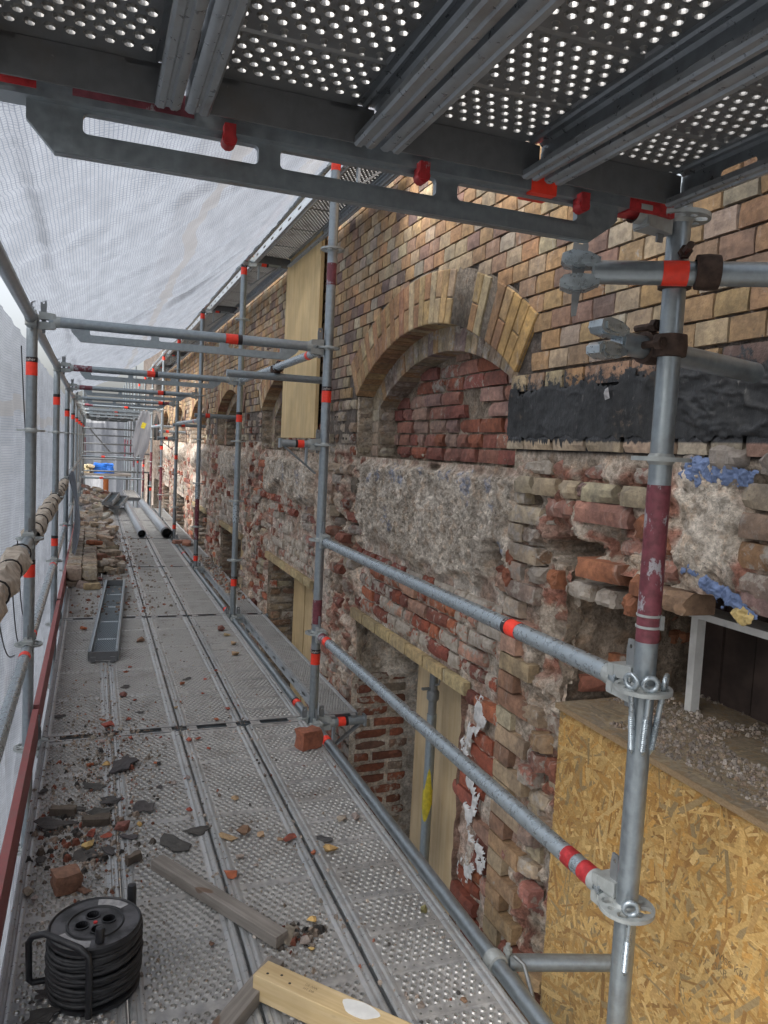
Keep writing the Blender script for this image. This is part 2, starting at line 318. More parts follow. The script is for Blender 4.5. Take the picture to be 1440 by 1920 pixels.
# ---------------------------------------------------------------- mesh helpers
class MB:
    def __init__(s): s.v = []; s.f = []; s.c = []; s.uv = None
    def add(s, vs, fs, col=None):
        o = len(s.v); s.v += [tuple(x) for x in vs]; s.f += [tuple(i + o for i in f) for f in fs]
        s.c += [col] * len(vs)
    def box(s, c, d, rot=None, col=None):
        vs = []
        for z in (-.5, .5):
            for y in (-.5, .5):
                for x in (-.5, .5):
                    p = Vector((x * d[0], y * d[1], z * d[2]))
                    if rot is not None: p = rot @ p
                    vs.append(p + Vector(c))
        s.add(vs, [(0, 2, 3, 1), (4, 5, 7, 6), (0, 1, 5, 4), (2, 6, 7, 3), (0, 4, 6, 2), (1, 3, 7, 5)], col)
    def tube(s, a, b, r, n=16, r2=None, caps=True, hollow=0):
        a = Vector(a); b = Vector(b); d = (b - a).normalized(); r2 = r if r2 is None else r2
        t = Vector((0, 0, 1)) if abs(d.z) < .9 else Vector((1, 0, 0))
        u = d.cross(t).normalized(); v = d.cross(u)
        vs = []
        for q, rr in ((a, r), (b, r2)):
            for k in range(n):
                g = 2 * math.pi * k / n; vs.append(q + (u * math.cos(g) + v * math.sin(g)) * rr)
        fs = [(k, (k + 1) % n, n + (k + 1) % n, n + k) for k in range(n)]
        if hollow:
            for q, rr in ((a, hollow), (b, hollow)):
                for k in range(n):
                    g = 2 * math.pi * k / n; vs.append(q + (u * math.cos(g) + v * math.sin(g)) * rr)
            for k in range(n):
                k1 = (k + 1) % n
                fs += [(2 * n + k1, 2 * n + k, 3 * n + k, 3 * n + k1), (k1, k, 2 * n + k, 2 * n + k1), (n + k, n + k1, 3 * n + k1, 3 * n + k)]
        elif caps: fs += [tuple(range(n - 1, -1, -1)), tuple(range(n, 2 * n))]
        s.add(vs, fs)
    def path(s, pts, r, n=8, closed=False):
        pts = [Vector(p) for p in pts]; m = len(pts); vs = []; fs = []
        pu = None
        for i, p in enumerate(pts):
            if closed: d = (pts[(i + 1) % m] - pts[i - 1]).normalized()
            else: d = (pts[min(i + 1, m - 1)] - pts[max(i - 1, 0)]).normalized()
            if pu is None:
                t = Vector((0, 0, 1)) if abs(d.z) < .9 else Vector((1, 0, 0)); u = d.cross(t).normalized()
            else: u = (pu - d * pu.dot(d)).normalized()
            pu = u; v = d.cross(u); rr = r[i] if isinstance(r, (list, tuple)) else r
            for k in range(n):
                g = 2 * math.pi * k / n; vs.append(p + (u * math.cos(g) + v * math.sin(g)) * rr)
        for i in range(m if closed else m - 1):
            j = (i + 1) % m
            for k in range(n): fs.append((i * n + k, i * n + (k + 1) % n, j * n + (k + 1) % n, j * n + k))
        if not closed: fs += [tuple(range(n - 1, -1, -1)), tuple((m - 1) * n + k for k in range(n))]
        s.add(vs, fs)
    def lathe(s, prof, n=24, c=(0, 0, 0), axis='Z'):
        vs = []; fs = []
        for (r, z) in prof:
            for k in range(n):
                g = 2 * math.pi * k / n; p = (r * math.cos(g), r * math.sin(g), z)
                if axis == 'Y': p = (p[0], p[2], p[1])
                vs.append(Vector(p) + Vector(c))
        for i in range(len(prof) - 1):
            for k in range(n):
                k1 = (k + 1) % n; fs.append((i * n + k, i * n + k1, (i + 1) * n + k1, (i + 1) * n + k))
        s.add(vs, fs)
    def plate(s, outer, holes, th, tr):
        """flat plate in local (a,b), thickness th along c; tr maps (a,b,c) to xyz"""
        loops = [outer] + holes
        tris = geometry.tessellate_polygon([[Vector((a, b, 0)) for a, b in l] for l in loops])
        flat = [p for l in loops for p in l]; n = len(flat)
        vs = [tr(a, b, th / 2) for a, b in flat] + [tr(a, b, -th / 2) for a, b in flat]
        fs = [tuple(t) for t in tris] + [tuple(n + i for i in reversed(t)) for t in tris]
        o = 0
        for l in loops:
            m = len(l)
            for i in range(m):
                j = (i + 1) % m; fs.append((o + i, o + j, n + o + j, n + o + i))
            o += m
        s.add(vs, fs)
    def mesh(s, name, mat=None, smooth=None):
        me = bpy.data.meshes.new(name); me.from_pydata(s.v, [], s.f)
        if any(c is not None for c in s.c):
            a = me.color_attributes.new('col', 'FLOAT_COLOR', 'POINT')
            a.data.foreach_set('color', np.array([(c or (.5, .5, .5, 0)) for c in s.c], dtype=np.float32).ravel())
        if mat is not None: me.materials.append(mat if not isinstance(mat, str) else MT[mat])
        if smooth is not None:
            me.polygons.foreach_set('use_smooth', [True] * len(me.polygons))
            try: me.set_sharp_from_angle(angle=math.radians(smooth))
            except Exception: pass
        me.update(); return me
def rrect(x0, y0, x1, y1, r, n=4):
    out = []
    for cx, cy, a0 in ((x1 - r, y1 - r, 0), (x0 + r, y1 - r, 90), (x0 + r, y0 + r, 180), (x1 - r, y0 + r, 270)):
        for k in range(n + 1):
            a = math.radians(a0 + 90 * k / n); out.append((cx + r * math.cos(a), cy + r * math.sin(a)))
    return out
def circ(cx, cy, r, n=12): return [(cx + r * math.cos(2 * math.pi * k / n), cy + r * math.sin(2 * math.pi * k / n)) for k in range(n)]

def obj(name, me, parent=None, loc=(0, 0, 0), rot=None, color=None):
    o = bpy.data.objects.new(name, me); C.objects.link(o)
    if parent is not None: o.parent = parent
    o.location = loc
    if rot is not None: o.rotation_euler = rot
    if color is not None: o.color = color
    return o
def thing(name, label, cat, loc=(0, 0, 0), group=None, rot=None):
    o = bpy.data.objects.new(name, None); C.objects.link(o); o.location = loc; o.empty_display_size = 0.1
    if rot is not None: o.rotation_euler = rot
    o['label'] = label; o['category'] = cat
    if group: o['group'] = group
    return o
def tag(o, label, cat, group=None):
    o['label'] = label; o['category'] = cat
    if group: o['group'] = group
    return o
def struct(o): o['kind'] = 'structure'; return o
def stuff(o): o['kind'] = 'stuff'; return o
def copy_tree(src, parent=None):
    c = src.copy(); C.objects.link(c)
    if parent is not None: c.parent = parent
    for ch in list(src.children): copy_tree(ch, c)
    return c
def ordinal(n):
    u = ['', 'first', 'second', 'third', 'fourth', 'fifth', 'sixth', 'seventh', 'eighth', 'ninth', 'tenth', 'eleventh', 'twelfth', 'thirteenth', 'fourteenth', 'fifteenth', 'sixteenth', 'seventeenth', 'eighteenth', 'nineteenth']
    if n < 20: return u[n]
    t = {2: 'twent', 3: 'thirt', 4: 'fort', 5: 'fift', 6: 'sixt'}[n // 10]
    return t + 'ieth' if n % 10 == 0 else t + 'y-' + u[n % 10]
ORD = ['first', 'second', 'third', 'fourth', 'fifth', 'sixth', 'seventh', 'eighth', 'ninth', 'tenth', 'eleventh', 'twelfth']

def text_mesh(txt, size, mat, bendr=None, name='lettering'):
    """flat lettering in local x (along) / z (up), facing -y; bent round a tube of radius bendr if given"""
    cu = bpy.data.curves.new('txt', 'FONT'); cu.body = txt; cu.size = size; cu.align_x = 'CENTER'; cu.align_y = 'CENTER'
    if bendr: cu.resolution_u = 3
    o = bpy.data.objects.new('txt', cu); C.objects.link(o)
    dg = bpy.context.evaluated_depsgraph_get(); me0 = o.evaluated_get(dg).to_mesh()
    vs = [v.co.copy() for v in me0.vertices]; fs = [tuple(p.vertices) for p in me0.polygons]
    o.to_mesh_clear() if hasattr(o, 'to_mesh_clear') else None
    bpy.data.objects.remove(o); bpy.data.curves.remove(cu)
    mb = MB(); out = []
    for v in vs:
        if bendr: a = v.x / bendr; out.append((bendr * math.sin(a), -bendr * math.cos(a), v.y))
        else: out.append((v.x, 0, v.y))
    mb.add(out, fs); return mb.mesh(name, mat)
# ================================================================ GROUND
mb = MB(); mb.add([(-400, -400, -5.2), (400, -400, -5.2), (400, 400, -5.2), (-400, 400, -5.2)], [(0, 1, 2, 3)])
struct(obj('ground', mb.mesh('ground', 'ground')))

# ================================================================ BRICK WALL
WX = 1.12; WBZ = -5.0
wall = thing('brick_wall', 'long old brick wall under repair with yellow facing bricks above and broken red brick below', 'wall', (WX, 0, WBZ))
def wloc(p): return (p[0] - WX, p[1], p[2] - WBZ)
PER = 2.97
ARC_C = [(-0.22 + PER * k, 0.39) for k in range(-1, 8)]
RO, RI, RI2 = 1.985, 1.735, 1.615
ARC_A = math.radians(34.6); SPR = 0.39 + RI * math.cos(ARC_A)
WIN = [(-3.1, -1.66, 1.14), (-0.90, 0.58, 0.42), (1.72, 3.18, 0.40), (4.66, 6.08, 0.40), (7.6, 9.0, 0.42), (10.6, 12.0, 0.42), (13.5, 14.9, 0.42), (16.5, 17.9, .42), (19.5, 20.9, .42)]
def in_arch(Y, Z, r):
    m = np.zeros(np.shape(Y), bool)
    for cy, cz in ARC_C[1:]:
        dy = Y - cy; m |= ((dy ** 2 + (Z - cz) ** 2) < r * r) & (np.abs(dy) < r * math.sin(ARC_A) + 0.005) & (Z > 1.44)
    return m
HOLES = [(-1.10, 1.05, .10, .085, .22), (-1.20, .99, .07, .06, .16), (-1.64, 1.17, .16, .055, .2), (-1.36, 1.335, .05, .03, .12), (0.79, 1.15, .06, .05, .16),
         (-1.45, .72, .05, .12, .05), (1.05, 1.0, .12, .05, .1), (0.9, .75, .1, .06, .08), (3.9, 1.1, .15, .08, .12), (6.9, 1.0, .15, .1, .12), (-2.12, 1.0, .09, .04, .18), (-2.2, 1.53, .05, .03, .1), (-.45, 1.415, .07, .02, .08)]
CONC = [(-1.25, 0.66, 1.41, -0.015), (1.72, 3.3, 1.38, -0.055), (4.6, 6.2, 1.38, -0.05), (7.5, 9.1, 1.38, -.07), (10.5, 12, 1.38, -.08), (13.4, 15, 1.38, -.05)]
def conc_mask(Y, Z):
    m = np.zeros(np.shape(Y)); off = np.zeros(np.shape(Y))
    for i, (y0, y1, zt, o) in enumerate(CONC):
        wv = (fbm(Y * 9, Z * 9, 31, 4) - .5) * .16
        if i == 0: zb = 0.955 + 0.03 * np.sin(Y * 3) - 0.0 * Y - sstep(-.6, -1.2, Y) * -.05 + sstep(.2, .6, Y) * .0
        else: zb = 1.10 + 0.06 * np.sin(Y * 5 + i)
        k = sstep(y0 - .03, y0 + .03, Y + wv) * sstep(y1 + .03, y1 - .03, Y + wv) * sstep(zb - .03, zb + .03, Z + wv) * sstep(zt + .02, zt - .02, Z + wv * .25)
        m = np.maximum(m, k); off = off + k * o
    # patch right of the near post
    wv = (fbm(Y * 9, Z * 9, 37, 4) - .5) * .14
    k = sstep(-2.42, -2.36, Y + wv) * sstep(-2.13, -2.19, Y + wv) * sstep(1.16, 1.20, Z + wv) * sstep(1.51, 1.48, Z + wv * .3)
    m = np.maximum(m, k); off = off + k * -0.005
    return m, off
def wall_field(Y, Z):
    """recess into the wall (m, + = deeper) and own colour of the stripped masonry"""
    cm, off = conc_mask(Y, Z)
    low = sstep(1.50, 1.44, Z)
    strip = np.maximum(np.maximum(sstep(.56, .64, Y) * sstep(1.35, 1.2, Y), sstep(-1.30, -1.45, Y) * (Z < 1.5)), 0) * low * sstep(-1.0, -.2, Z + .8)
    for k in range(1, 6): strip = np.maximum(strip, sstep(.40, .5, Y - PER * k) * sstep(1.5, 1.3, Y - PER * k) * low)
    n1 = fbm(Y * 7, Z * 9, 3, 5) - .5; n2 = fbm(Y * 28, Z * 30, 5, 4) - .5; n3 = fbm(Y * 75, Z * 75, 9, 3) - .5; n4 = fbm(Y * 16, Z * 14, 12, 4) - .5
    d = 0.016 + 0 * Y
    d = d + low * (0.006 + n1 * .035 + n2 * .020 + n3 * .006)
    d = d + strip * (0.008 + n1 * .09 + n4 * .05 + n2 * .035)
    d = d + .012 * sstep(1.0, .93, Z) * (1 - strip) * low
    dc = off + n1 * .022 + (np.abs(n2) * -.05 + .01) + n3 * .018 + n4 * .018
    d = d * (1 - cm) + dc * cm
    for (hy, hz, ry, rz, hd) in HOLES:
        q = np.sqrt(((Y - hy) / ry) ** 2 + ((Z - hz) / rz) ** 2) + (fbm(Y * 20, Z * 20, 51, 3) - .5) * .7
        d = d + sstep(1.1, .75, q) * hd
    # broken beam pocket over the jamb of the nearest opening
    q = np.sqrt(((Y - .56) / .13) ** 2 + ((Z - .30) / .16) ** 2) + n1 * .8
    d = d + sstep(1.1, .5, q) * .05
    up = Z > 1.5
    d = np.where(up, 0.0145 + n1 * .004, d)
    # colour
    def c3(a): return np.array(a)[:, None, None] if np.ndim(Y) == 2 else np.array(a)[:, None]
    col = c3((.52, .46, .39)) + 0 * Y
    wsh = sstep(.32, .56, fbm(Y * 4, Z * 5, 61, 4)) * sstep(1.0, .88, Z) * (1 - strip)
    col = col * (1 - wsh) + c3((.66, .62, .56)) * wsh
    rr = sstep(.50, .60, fbm(Y * 12, Z * 15, 71, 4)) * low * (1 - cm) * (.35 + .45 * strip)
    col = col * (1 - rr) + c3((.30, .095, .06)) * rr
    pk = sstep(.5, .7, fbm(Y * 8, Z * 10, 81, 4)) * low * (1 - cm) * .6
    col = col * (1 - pk) + c3((.43, .33, .27)) * pk
    col = col * (1 - cm) + c3((.57, .525, .46)) * cm
    gr = cm * sstep(.55, .7, fbm(Y * 40, Z * 40, 91, 3)) * .55
    col = col * (1 - gr) + c3((.30, .28, .25)) * gr
    # blue foam traces
    bl = 0 * Y
    for (by, bz, br) in [(.42, 1.33, .035), (.28, 1.34, .04), (.05, 1.36, .055), (-.05, 1.35, .04), (-.32, 1.385, .025), (-.62, 1.38, .04), (-.85, 1.35, .06), (-.80, 1.37, .04), (-1.03, 1.36, .04), (-1.1, 1.30, .04), (.12, 1.10, .05), (.07, 1.08, .04), (-1.16, 1.1, .03), (2.0, 1.25, .05), (2.5, 1.27, .05), (1.9, 1.0, .06), (4.9, 1.25, .1), (5.6, 1.0, .08), (7.8, 1.25, .12), (8.3, 1.2, .1)]:
        q = np.sqrt(((Y - by) / br) ** 2 + ((Z - bz) / br) ** 2) + (fbm(Y * 30, Z * 30, 95, 3) - .5) * 2.4
        bl = np.maximum(bl, sstep(1.0, .8, q))
    bl = bl * sstep(.40, .62, fbm(Y * 60, Z * 60, 96, 3))
    col = col * (1 - bl * .62) + c3((.19, .27, .46)) * bl * .62
    jd = sstep(1.5, 1.52, Z)
    col = col * (1 - jd) + c3((.15, .13, .115)) * jd
    tr = sstep(1.82, 1.78, Z) * (Y < -1.16) * jd
    col = col * (1 - tr) + c3((.02, .021, .023)) * tr
    return d, col
def wall_sheet(name, y0, y1, z0, z1, st, skip_upper=False):
    ys = np.arange(y0, y1 + st * .5, st); zs = np.arange(z0, z1 + st * .5, st)
    Y, Z = np.meshgrid(ys, zs); d, col = wall_field(Y, Z)
    ny, nz = len(ys), len(zs)
    V = np.stack([d, Y, Z - WBZ], -1).reshape(-1, 3)
    idx = np.arange(ny * nz).reshape(nz, ny)
    q = np.stack([idx[:-1, :-1], idx[1:, :-1], idx[1:, 1:], idx[:-1, 1:]], -1)
    yc = (Y[:-1, :-1] + Y[1:, 1:]) / 2; zc = (Z[:-1, :-1] + Z[1:, 1:]) / 2
    edge = (fbm(yc * 14, zc * 14, 101, 3) - .5) * .05
    kill = in_arch(yc, zc, RI + .02) & ~((np.abs(0 * yc) > 1))
    for (a, b, t) in WIN: kill |= (yc + edge > a) & (yc + edge < b) & (zc < t)
    q = q[~kill].reshape(-1, 4)
    me = bpy.data.meshes.new(name)
    me.vertices.add(len(V)); me.vertices.foreach_set('co', V.astype(np.float32).ravel())
    me.loops.add(len(q) * 4); me.loops.foreach_set('vertex_index', q.astype(np.int32).ravel())
    me.polygons.add(len(q)); me.polygons.foreach_set('loop_start', np.arange(0, len(q) * 4, 4, dtype=np.int32))
    try: me.polygons.foreach_set('loop_total', np.full(len(q), 4, np.int32))
    except Exception: pass
    me.polygons.foreach_set('use_smooth', np.ones(len(q), bool))
    a = me.color_attributes.new('col', 'FLOAT_COLOR', 'POINT')
    cc = np.concatenate([col.reshape(3, -1).T, np.zeros((ny * nz, 1))], 1).astype(np.float32)
    a.data.foreach_set('color', cc.ravel()); me.materials.append(MT['rough']); me.update(calc_edges=True); me.validate()
    return obj(name, me, wall)
wall_sheet('mortar_face', -3.2, 1.45, -1.5, 1.56, .009)
wall_sheet('mortar_face', 1.45, 6.5, -1.5, 1.56, .02)
wall_sheet('mortar_face', 6.5, 24, -1.5, 1.56, .06)
wall_sheet('mortar_face', -3.2, 24, 1.56, 6.4, .05)
wall_sheet('mortar_face', -3.2, 24, -5.0, -1.5, .1)

# core of the wall behind the face, round the openings
mb = MB()
ops = sorted(WIN); y = -6.0
for (a, b, t) in ops + [(24, 24.1, 0)]:
    if a > y: mb.box((.23 + .4, (y + a) / 2, (1.40 - 5) / 2 + 0 - WBZ * 1 - 0), (.80, a - y - .10, 6.4))
    y = b
for (a, b, t) in ops: mb.box((.63, (a + b) / 2, (t + .02 + 1.40) / 2 - WBZ), (.80, b - a, 1.40 - t - .04))
mb.box((.63, 9, 3.85 - WBZ), (.80, 30, 4.9)) if False else None
core = mb.mesh('core', 'brown'); obj('core', core, wall)
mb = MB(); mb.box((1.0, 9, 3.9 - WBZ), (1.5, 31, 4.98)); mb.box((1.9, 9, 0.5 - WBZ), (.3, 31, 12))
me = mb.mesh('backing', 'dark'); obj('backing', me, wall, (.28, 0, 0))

# ---- brick shapes: local x along the face, y into the wall, z up; front face at y = 0
def brick_shape(seed, rough, nx=5, ny=2, nz=3):
    r = np.random.RandomState(seed); mbx = MB(); ids = {}
    amp = .035 if rough == 0 else (.10 if rough == 1 else .17)
    chip = {(sx, sz): (r.rand() ** 2) * amp * 1.6 for sx in (0, 1) for sz in (0, 1)}
    off = r.rand(2) * 50
    def vert(i, j, k):
        key = (i, j, k)
        if key in ids: return ids[key]
        x = i / nx - .5; yy = j / ny; z = k / nz - .5
        ex = abs(x) * 2; ez = abs(z) * 2
        dy = 0
        if j == 0:
            dy = (r.rand() - .4) * amp * .8 + (.03 + amp * .25) * (max(ex, ez) ** 14)
            c = chip[(int(x > 0), int(z > 0))]; dy += c * max(0, ex + ez - 1.1) * 2.2
        x2 = x * (1 - .03 - (r.rand() * amp * .35 if ex > .9 else 0)); z2 = z * (1 - .03 - (r.rand() * amp * .5 if ez > .9 else 0))
        ids[key] = len(mbx.v); mbx.v.append((x2, yy + dy, z2)); mbx.c.append(None); return ids[key]
    for i in range(nx):
        for k in range(nz): mbx.f.append((vert(i, 0, k), vert(i + 1, 0, k), vert(i + 1, 0, k + 1), vert(i, 0, k + 1)))
    for j in range(ny):
        for i in range(nx):
            mbx.f.append((vert(i, j + 1, 0), vert(i + 1, j + 1, 0), vert(i + 1, j, 0), vert(i, j, 0)))
            mbx.f.append((vert(i, j, nz), vert(i + 1, j, nz), vert(i + 1, j + 1, nz), vert(i, j + 1, nz)))
        for k in range(nz):
            mbx.f.append((vert(0, j, k), vert(0, j, k + 1), vert(0, j + 1, k + 1), vert(0, j + 1, k)))
            mbx.f.append((vert(nx, j + 1, k), vert(nx, j + 1, k + 1), vert(nx, j, k + 1), vert(nx, j, k)))
    return mbx
POOL = {0: [brick_shape(s, 0, 4, 1, 2).mesh('brick', 'brick_o') for s in range(6)],
        1: [brick_shape(s + 20, 1, 6, 2, 3).mesh('brick', 'brick_o', 22) for s in range(10)],
        2: [brick_shape(s + 40, 2, 6, 3, 4).mesh('brick', 'brick_o', 22) for s in range(10)]}
def basis(n):
    n = Vector(n); u = Vector((0, 0, 1)).cross(n) * 1.0
    u = -n.cross(Vector((0, 0, 1))); u.normalize(); v = Vector((0, 0, 1))
    return u, -n, v
class Item: pass
ITEMS = []
def add_item(c, n, w, h, dep, col, smear=.15, rough=1, yaw=0, tilt=0, own=None):
    """c = centre of the outer face (world)"""
    it = Item(); u, b, v = basis(n)
    m = Matrix((u, b, v)).transposed()
    if yaw or tilt: m = m @ Matrix.Rotation(yaw, 3, 'Z') @ Matrix.Rotation(tilt, 3, 'Y')
    it.m = m; it.c = Vector(c); it.s = (w, dep, h); it.col = tuple(col) + (smear,); it.rough = rough; it.own = own
    p = proj(c); it.area = 0
    if p and -20 < p[0] < 1460 and -20 < p[1] < 1940:
        it.area = (1445 / p[2]) ** 2 * w * h * abs((Vector(c) - CAMP).normalized().dot(m @ Vector((0, 1, 0))))
    ITEMS.append(it); return it
def jit(c, a=.12, b=.05):
    k = 1 + random.uniform(-a, a); return tuple(max(.01, x * k * (1 + random.uniform(-b, b))) for x in c)
YEL = [((.40, .275, .15), 6), ((.37, .235, .125), 4), ((.41, .33, .225), 5), ((.33, .22, .15), 3), ((.17, .12, .105), 1.5), ((.27, .175, .14), 1.6), ((.39, .335, .27), 3)]
PALE = [((.43, .365, .275), 5), ((.38, .31, .235), 3), ((.47, .415, .33), 3), ((.30, .24, .2), 1), ((.42, .27, .2), 1.5)]
PINK = [((.42, .27, .22), 4), ((.36, .2, .17), 3), ((.46, .36, .3), 3), ((.24, .15, .15), 1), ((.5, .4, .3), 2)]
RED = [((.30, .08, .045), 5), ((.23, .065, .045), 3), ((.38, .13, .065), 3), ((.2, .065, .05), 2), ((.42, .24, .18), 2)]
PINKRED = [((.33, .15, .115), 4), ((.27, .10, .08), 3), ((.36, .23, .19), 3), ((.3, .1, .06), 1)]
BROWN = [((.25, .14, .09), 3), ((.2, .1, .07), 3), ((.3, .24, .18), 3), ((.27, .09, .05), 3), ((.34, .29, .23), 2)]
def pick(t):
    s = sum(w for _, w in t); r = random.random() * s
    for c, w_ in t:
        r -= w_
        if r <= 0: return jit(c)
    return jit(t[0][0])
NX = (-1, 0, 0)

# ---- facing bricks above the spring line
PIT = .0722; HW = .1225
def facing(z0, nrow, y0, y1, pal, xo=0.0):
    for r in range(nrow):
        zc = z0 + (r + .5) * PIT; y = y0 + (HW / 2 if r % 2 else 0)
        while y < y1:
            wid = HW if random.random() > .12 or zc > 3 else HW
            yc = y + wid / 2
            skip = False
            for cy, cz in ARC_C[1:]:
                if math.hypot(yc - cy, zc - cz) < RO - .015 and abs(yc - cy) < RO * math.sin(ARC_A) + .0 and zc > 1.80:
                    if math.hypot(yc - cy, zc - cz) > RI or abs(yc - cy) < 1.0: skip = True
            # spring corner: do not run into the ring
            for cy, cz in ARC_C[1:]:
                a = abs(math.atan2(yc - cy, zc - cz))
                if a < ARC_A + .02 and math.hypot(yc - cy, zc - cz) < RO - .01: skip = True
            if not skip:
                p = pal
                if 1.5 < yc < 2.7 and False: p = pal
                add_item((WX - xo - random.uniform(0, .003), yc, zc), NX, wid - random.uniform(.003, .006), PIT - random.uniform(.004, .007), .05, pick(p), random.choice([0, .05, .1, .2, .35]) if random.random() < .5 else .05, 0, random.uniform(-.012, .012), random.uniform(-.01, .01))
            y += wid
facing(1.813, 17, -3.15, 15.0, YEL)
facing(1.813 + 17 * PIT + .012, 8, -3.15, 15.0, PINK, .022)
# rows of the flashing band, right of the nearest arch and between the further ones
for r in range(3):
    zc = 1.59 + (r + .5) * .0735
    for (a, b) in [(-3.1, -1.168)] + [(ARC_C[k][0] + .99, ARC_C[k + 1][0] - .99) for k in range(1, 6)]:
        y = b; near = a < -2
        if not near: continue
        while y > a:
            wid = random.choice([HW, HW, .245])
            add_item((WX - .001, y - wid / 2, zc), NX, wid - .009, .065, .05, pick(YEL), .1, 0); y -= wid
y = -1.168
while y > -3.1:
    wid = random.choice([.2, .245, .122]); add_item((WX - .006, y - wid / 2, 1.548), NX, wid - .008, .06, .06, pick(PALE), .15, 1); y -= wid
# bricks beside the arch feet: broken ends, some hollow
HOLLOW = []
for k in range(1, 6):
    cy = ARC_C[k][0]
    for r in range(5):
        zc = 1.44 + (r + .5) * .0735
        y = cy + 1.0
        while y < cy + PER - 1.0:
            wid = random.choice([.12, .12, .15, .09]); q = y - cy
            if random.random() < .88:
                out = random.uniform(-.02, .03)
                it = add_item((WX - out + .01, y + wid / 2, zc), NX, wid - random.uniform(.008, .02), .062, .09, pick(PALE if random.random() < .7 else BROWN), random.choice([.2, .35, .5]), 1, random.uniform(-.08, .08), random.uniform(-.04, .04))
                if random.random() < .3 and k <= 2 and wid >= .12: HOLLOW.append(it)
            y += wid
# ---- lower wall courses
def courses(y0, y1, z0, z1, pal, p=.8, out=.0, var=.012, smear=(.2, .6), rough=1, pit=.0745, wids=(.235, .115), yaw=.03, tst=None):
    r = 0; z = z0
    while z + pit <= z1 + .01:
        y = y0 - random.uniform(0, .12)
        while y < y1:
            wid = random.choice(wids); yc = y + wid / 2; zc = z + pit / 2
            ok = y0 - .02 < yc - wid * .3 and yc + wid * .3 < y1 + .02 and random.random() < p
            if ok:
                for (a, b, t) in WIN:
                    if a - .03 < yc < b + .03 and zc < t + .03: ok = False
                for h in HOLES:
                    if ((yc - h[0]) / (h[2] + .03)) ** 2 + ((zc - h[1]) / (h[3] + .025)) ** 2 < 1: ok = False
                if tst and not tst(yc, zc): ok = False
            if ok:
                add_item((WX - out + random.uniform(-var, var), yc, zc), NX, wid - random.uniform(.006, .018), pit - random.uniform(.005, .014), .07, pick(pal), random.uniform(*smear), rough, random.uniform(-yaw, yaw), random.uniform(-.02, .02))
            y += wid
        z += pit; r += 1
# whitewashed red courses between concrete and lintel of the nearest bay
courses(-1.2, .66, .505, .93, RED, .92, -.008, .006, (.3, .75), 1, tst=lambda y, z: z < .93 + .02 * math.sin(3 * y))
courses(-1.24, -.90, -1.4, .50, RED, .92, -.004, .012, (.1, .45), 1, tst=lambda y, z: True)
# pale quoin strip
z = -1.3; i = 0
while z < 1.36:
    wq = .125 if i % 2 else .235
    add_item((WX - .006, -1.235 - wq / 2 + .02, z + .036), NX, wq - .006, .0695, .05, pick(PALE if z > .7 else [((.43, .29, .16), 3), ((.38, .3, .2), 3), ((.28, .17, .11), 2), ((.42, .36, .28), 2)]), .25 if z < .8 else .5, 0 if z < .8 else 1); z += .0745; i += 1
# broken strip left of the boarded opening
courses(-1.68, -1.36, -1.3, .60, [((.40, .33, .25), 4), ((.42, .29, .17), 2), ((.34, .15, .12), 2.5), ((.3, .22, .17), 2), ((.29, .1, .07), 1.5)], .85, -.01, .045, (.2, .6), 2, yaw=.35, wids=(.12, .10, .15))
# wall between post and window 1, toothed
courses(.62, 1.5, .42, 1.40, [((.42, .35, .27), 3), ((.35, .2, .15), 3), ((.28, .1, .07), 2), ((.3, .22, .17), 2)], .62, -.01, .04, (.3, .7), 2, yaw=.3, wids=(.12, .16, .1, .22))
courses(.60, 1.7, -1.4, .30, [((.36, .24, .19), 3), ((.30, .12, .09), 3), ((.42, .35, .3), 3)], .9, -.008, .008, (.35, .75), 1)
for k in range(1, 6):
    a = WIN[k + 1][0]; b = WIN[k + 1][1]; pp = .75 if k < 3 else .7
    courses(a, b + .1, .50, .80, [((.38, .2, .16), 3), ((.42, .36, .3), 3), ((.3, .1, .08), 1)], .8, -.012, .006, (.5, .9), 1)
    courses(b + .02, WIN[k + 2][0] - .02, -.6, 1.4, RED + PINKRED + PALE, pp, -.01, .03, (.25, .7), 2, yaw=.2)
    courses(a, b, .82, 1.1, PINKRED + RED, .6, -.01, .03, (.3, .7), 2, yaw=.25)
# the ragged area right of the quoin (seen in the photograph brick by brick)
def one(y, z, wd, h, col, out=.0, sm=.25, rough=2, yaw=0, tilt=0, dep=.12): return add_item((WX - out, y, z), NX, wd, h, dep, col, sm, rough, yaw, tilt)
CRM = (.40, .34, .25); PK = (.33, .17, .135); OR = (.33, .135, .07); BR = (.30, .2, .13); GR = (.27, .22, .18)
for y_, wd in ((-1.33, .13), (-1.49, .16), (-1.63, .1), (-1.80, .17), (-2.02, .2)): one(y_, 1.385, wd - .01, .066, jit(CRM), .03, .25, 1)
one(-1.715, 1.385, .07, .06, (.2, .14, .13), .02)
one(-1.58, 1.315, .16, .066, PK, .02, .2); one(-1.83, 1.318, .27, .072, PK, .03, .15, 1, .05); one(-2.03, 1.30, .08, .08, OR, .02, 0)
one(-1.55, 1.46, .13, .06, PK, -.01, .45); one(-1.78, 1.455, .2, .055, PK, -.01, .5); one(-1.36, 1.455, .2, .055, GR, -.015, .7); one(-2.0, 1.45, .1, .05, PK, 0, .5)
one(-1.39, 1.19, .13, .066, GR, .01, .5); one(-1.40, 1.12, .11, .06, BR, 0, .5); one(-1.43, 1.26, .16, .05, GR, -.01, .7); one(-1.7, 1.245, .1, .05, GR, 0, .7); one(-1.95, 1.225, .14, .06, PK, -.02, .5)
one(-1.84, 1.135, .2, .068, OR, .035, .05, 1, .08); one(-2.04, 1.12, .12, .066, OR, .02, .1, 1); one(-1.9, 1.21, .12, .06, PK, -.06, .3)
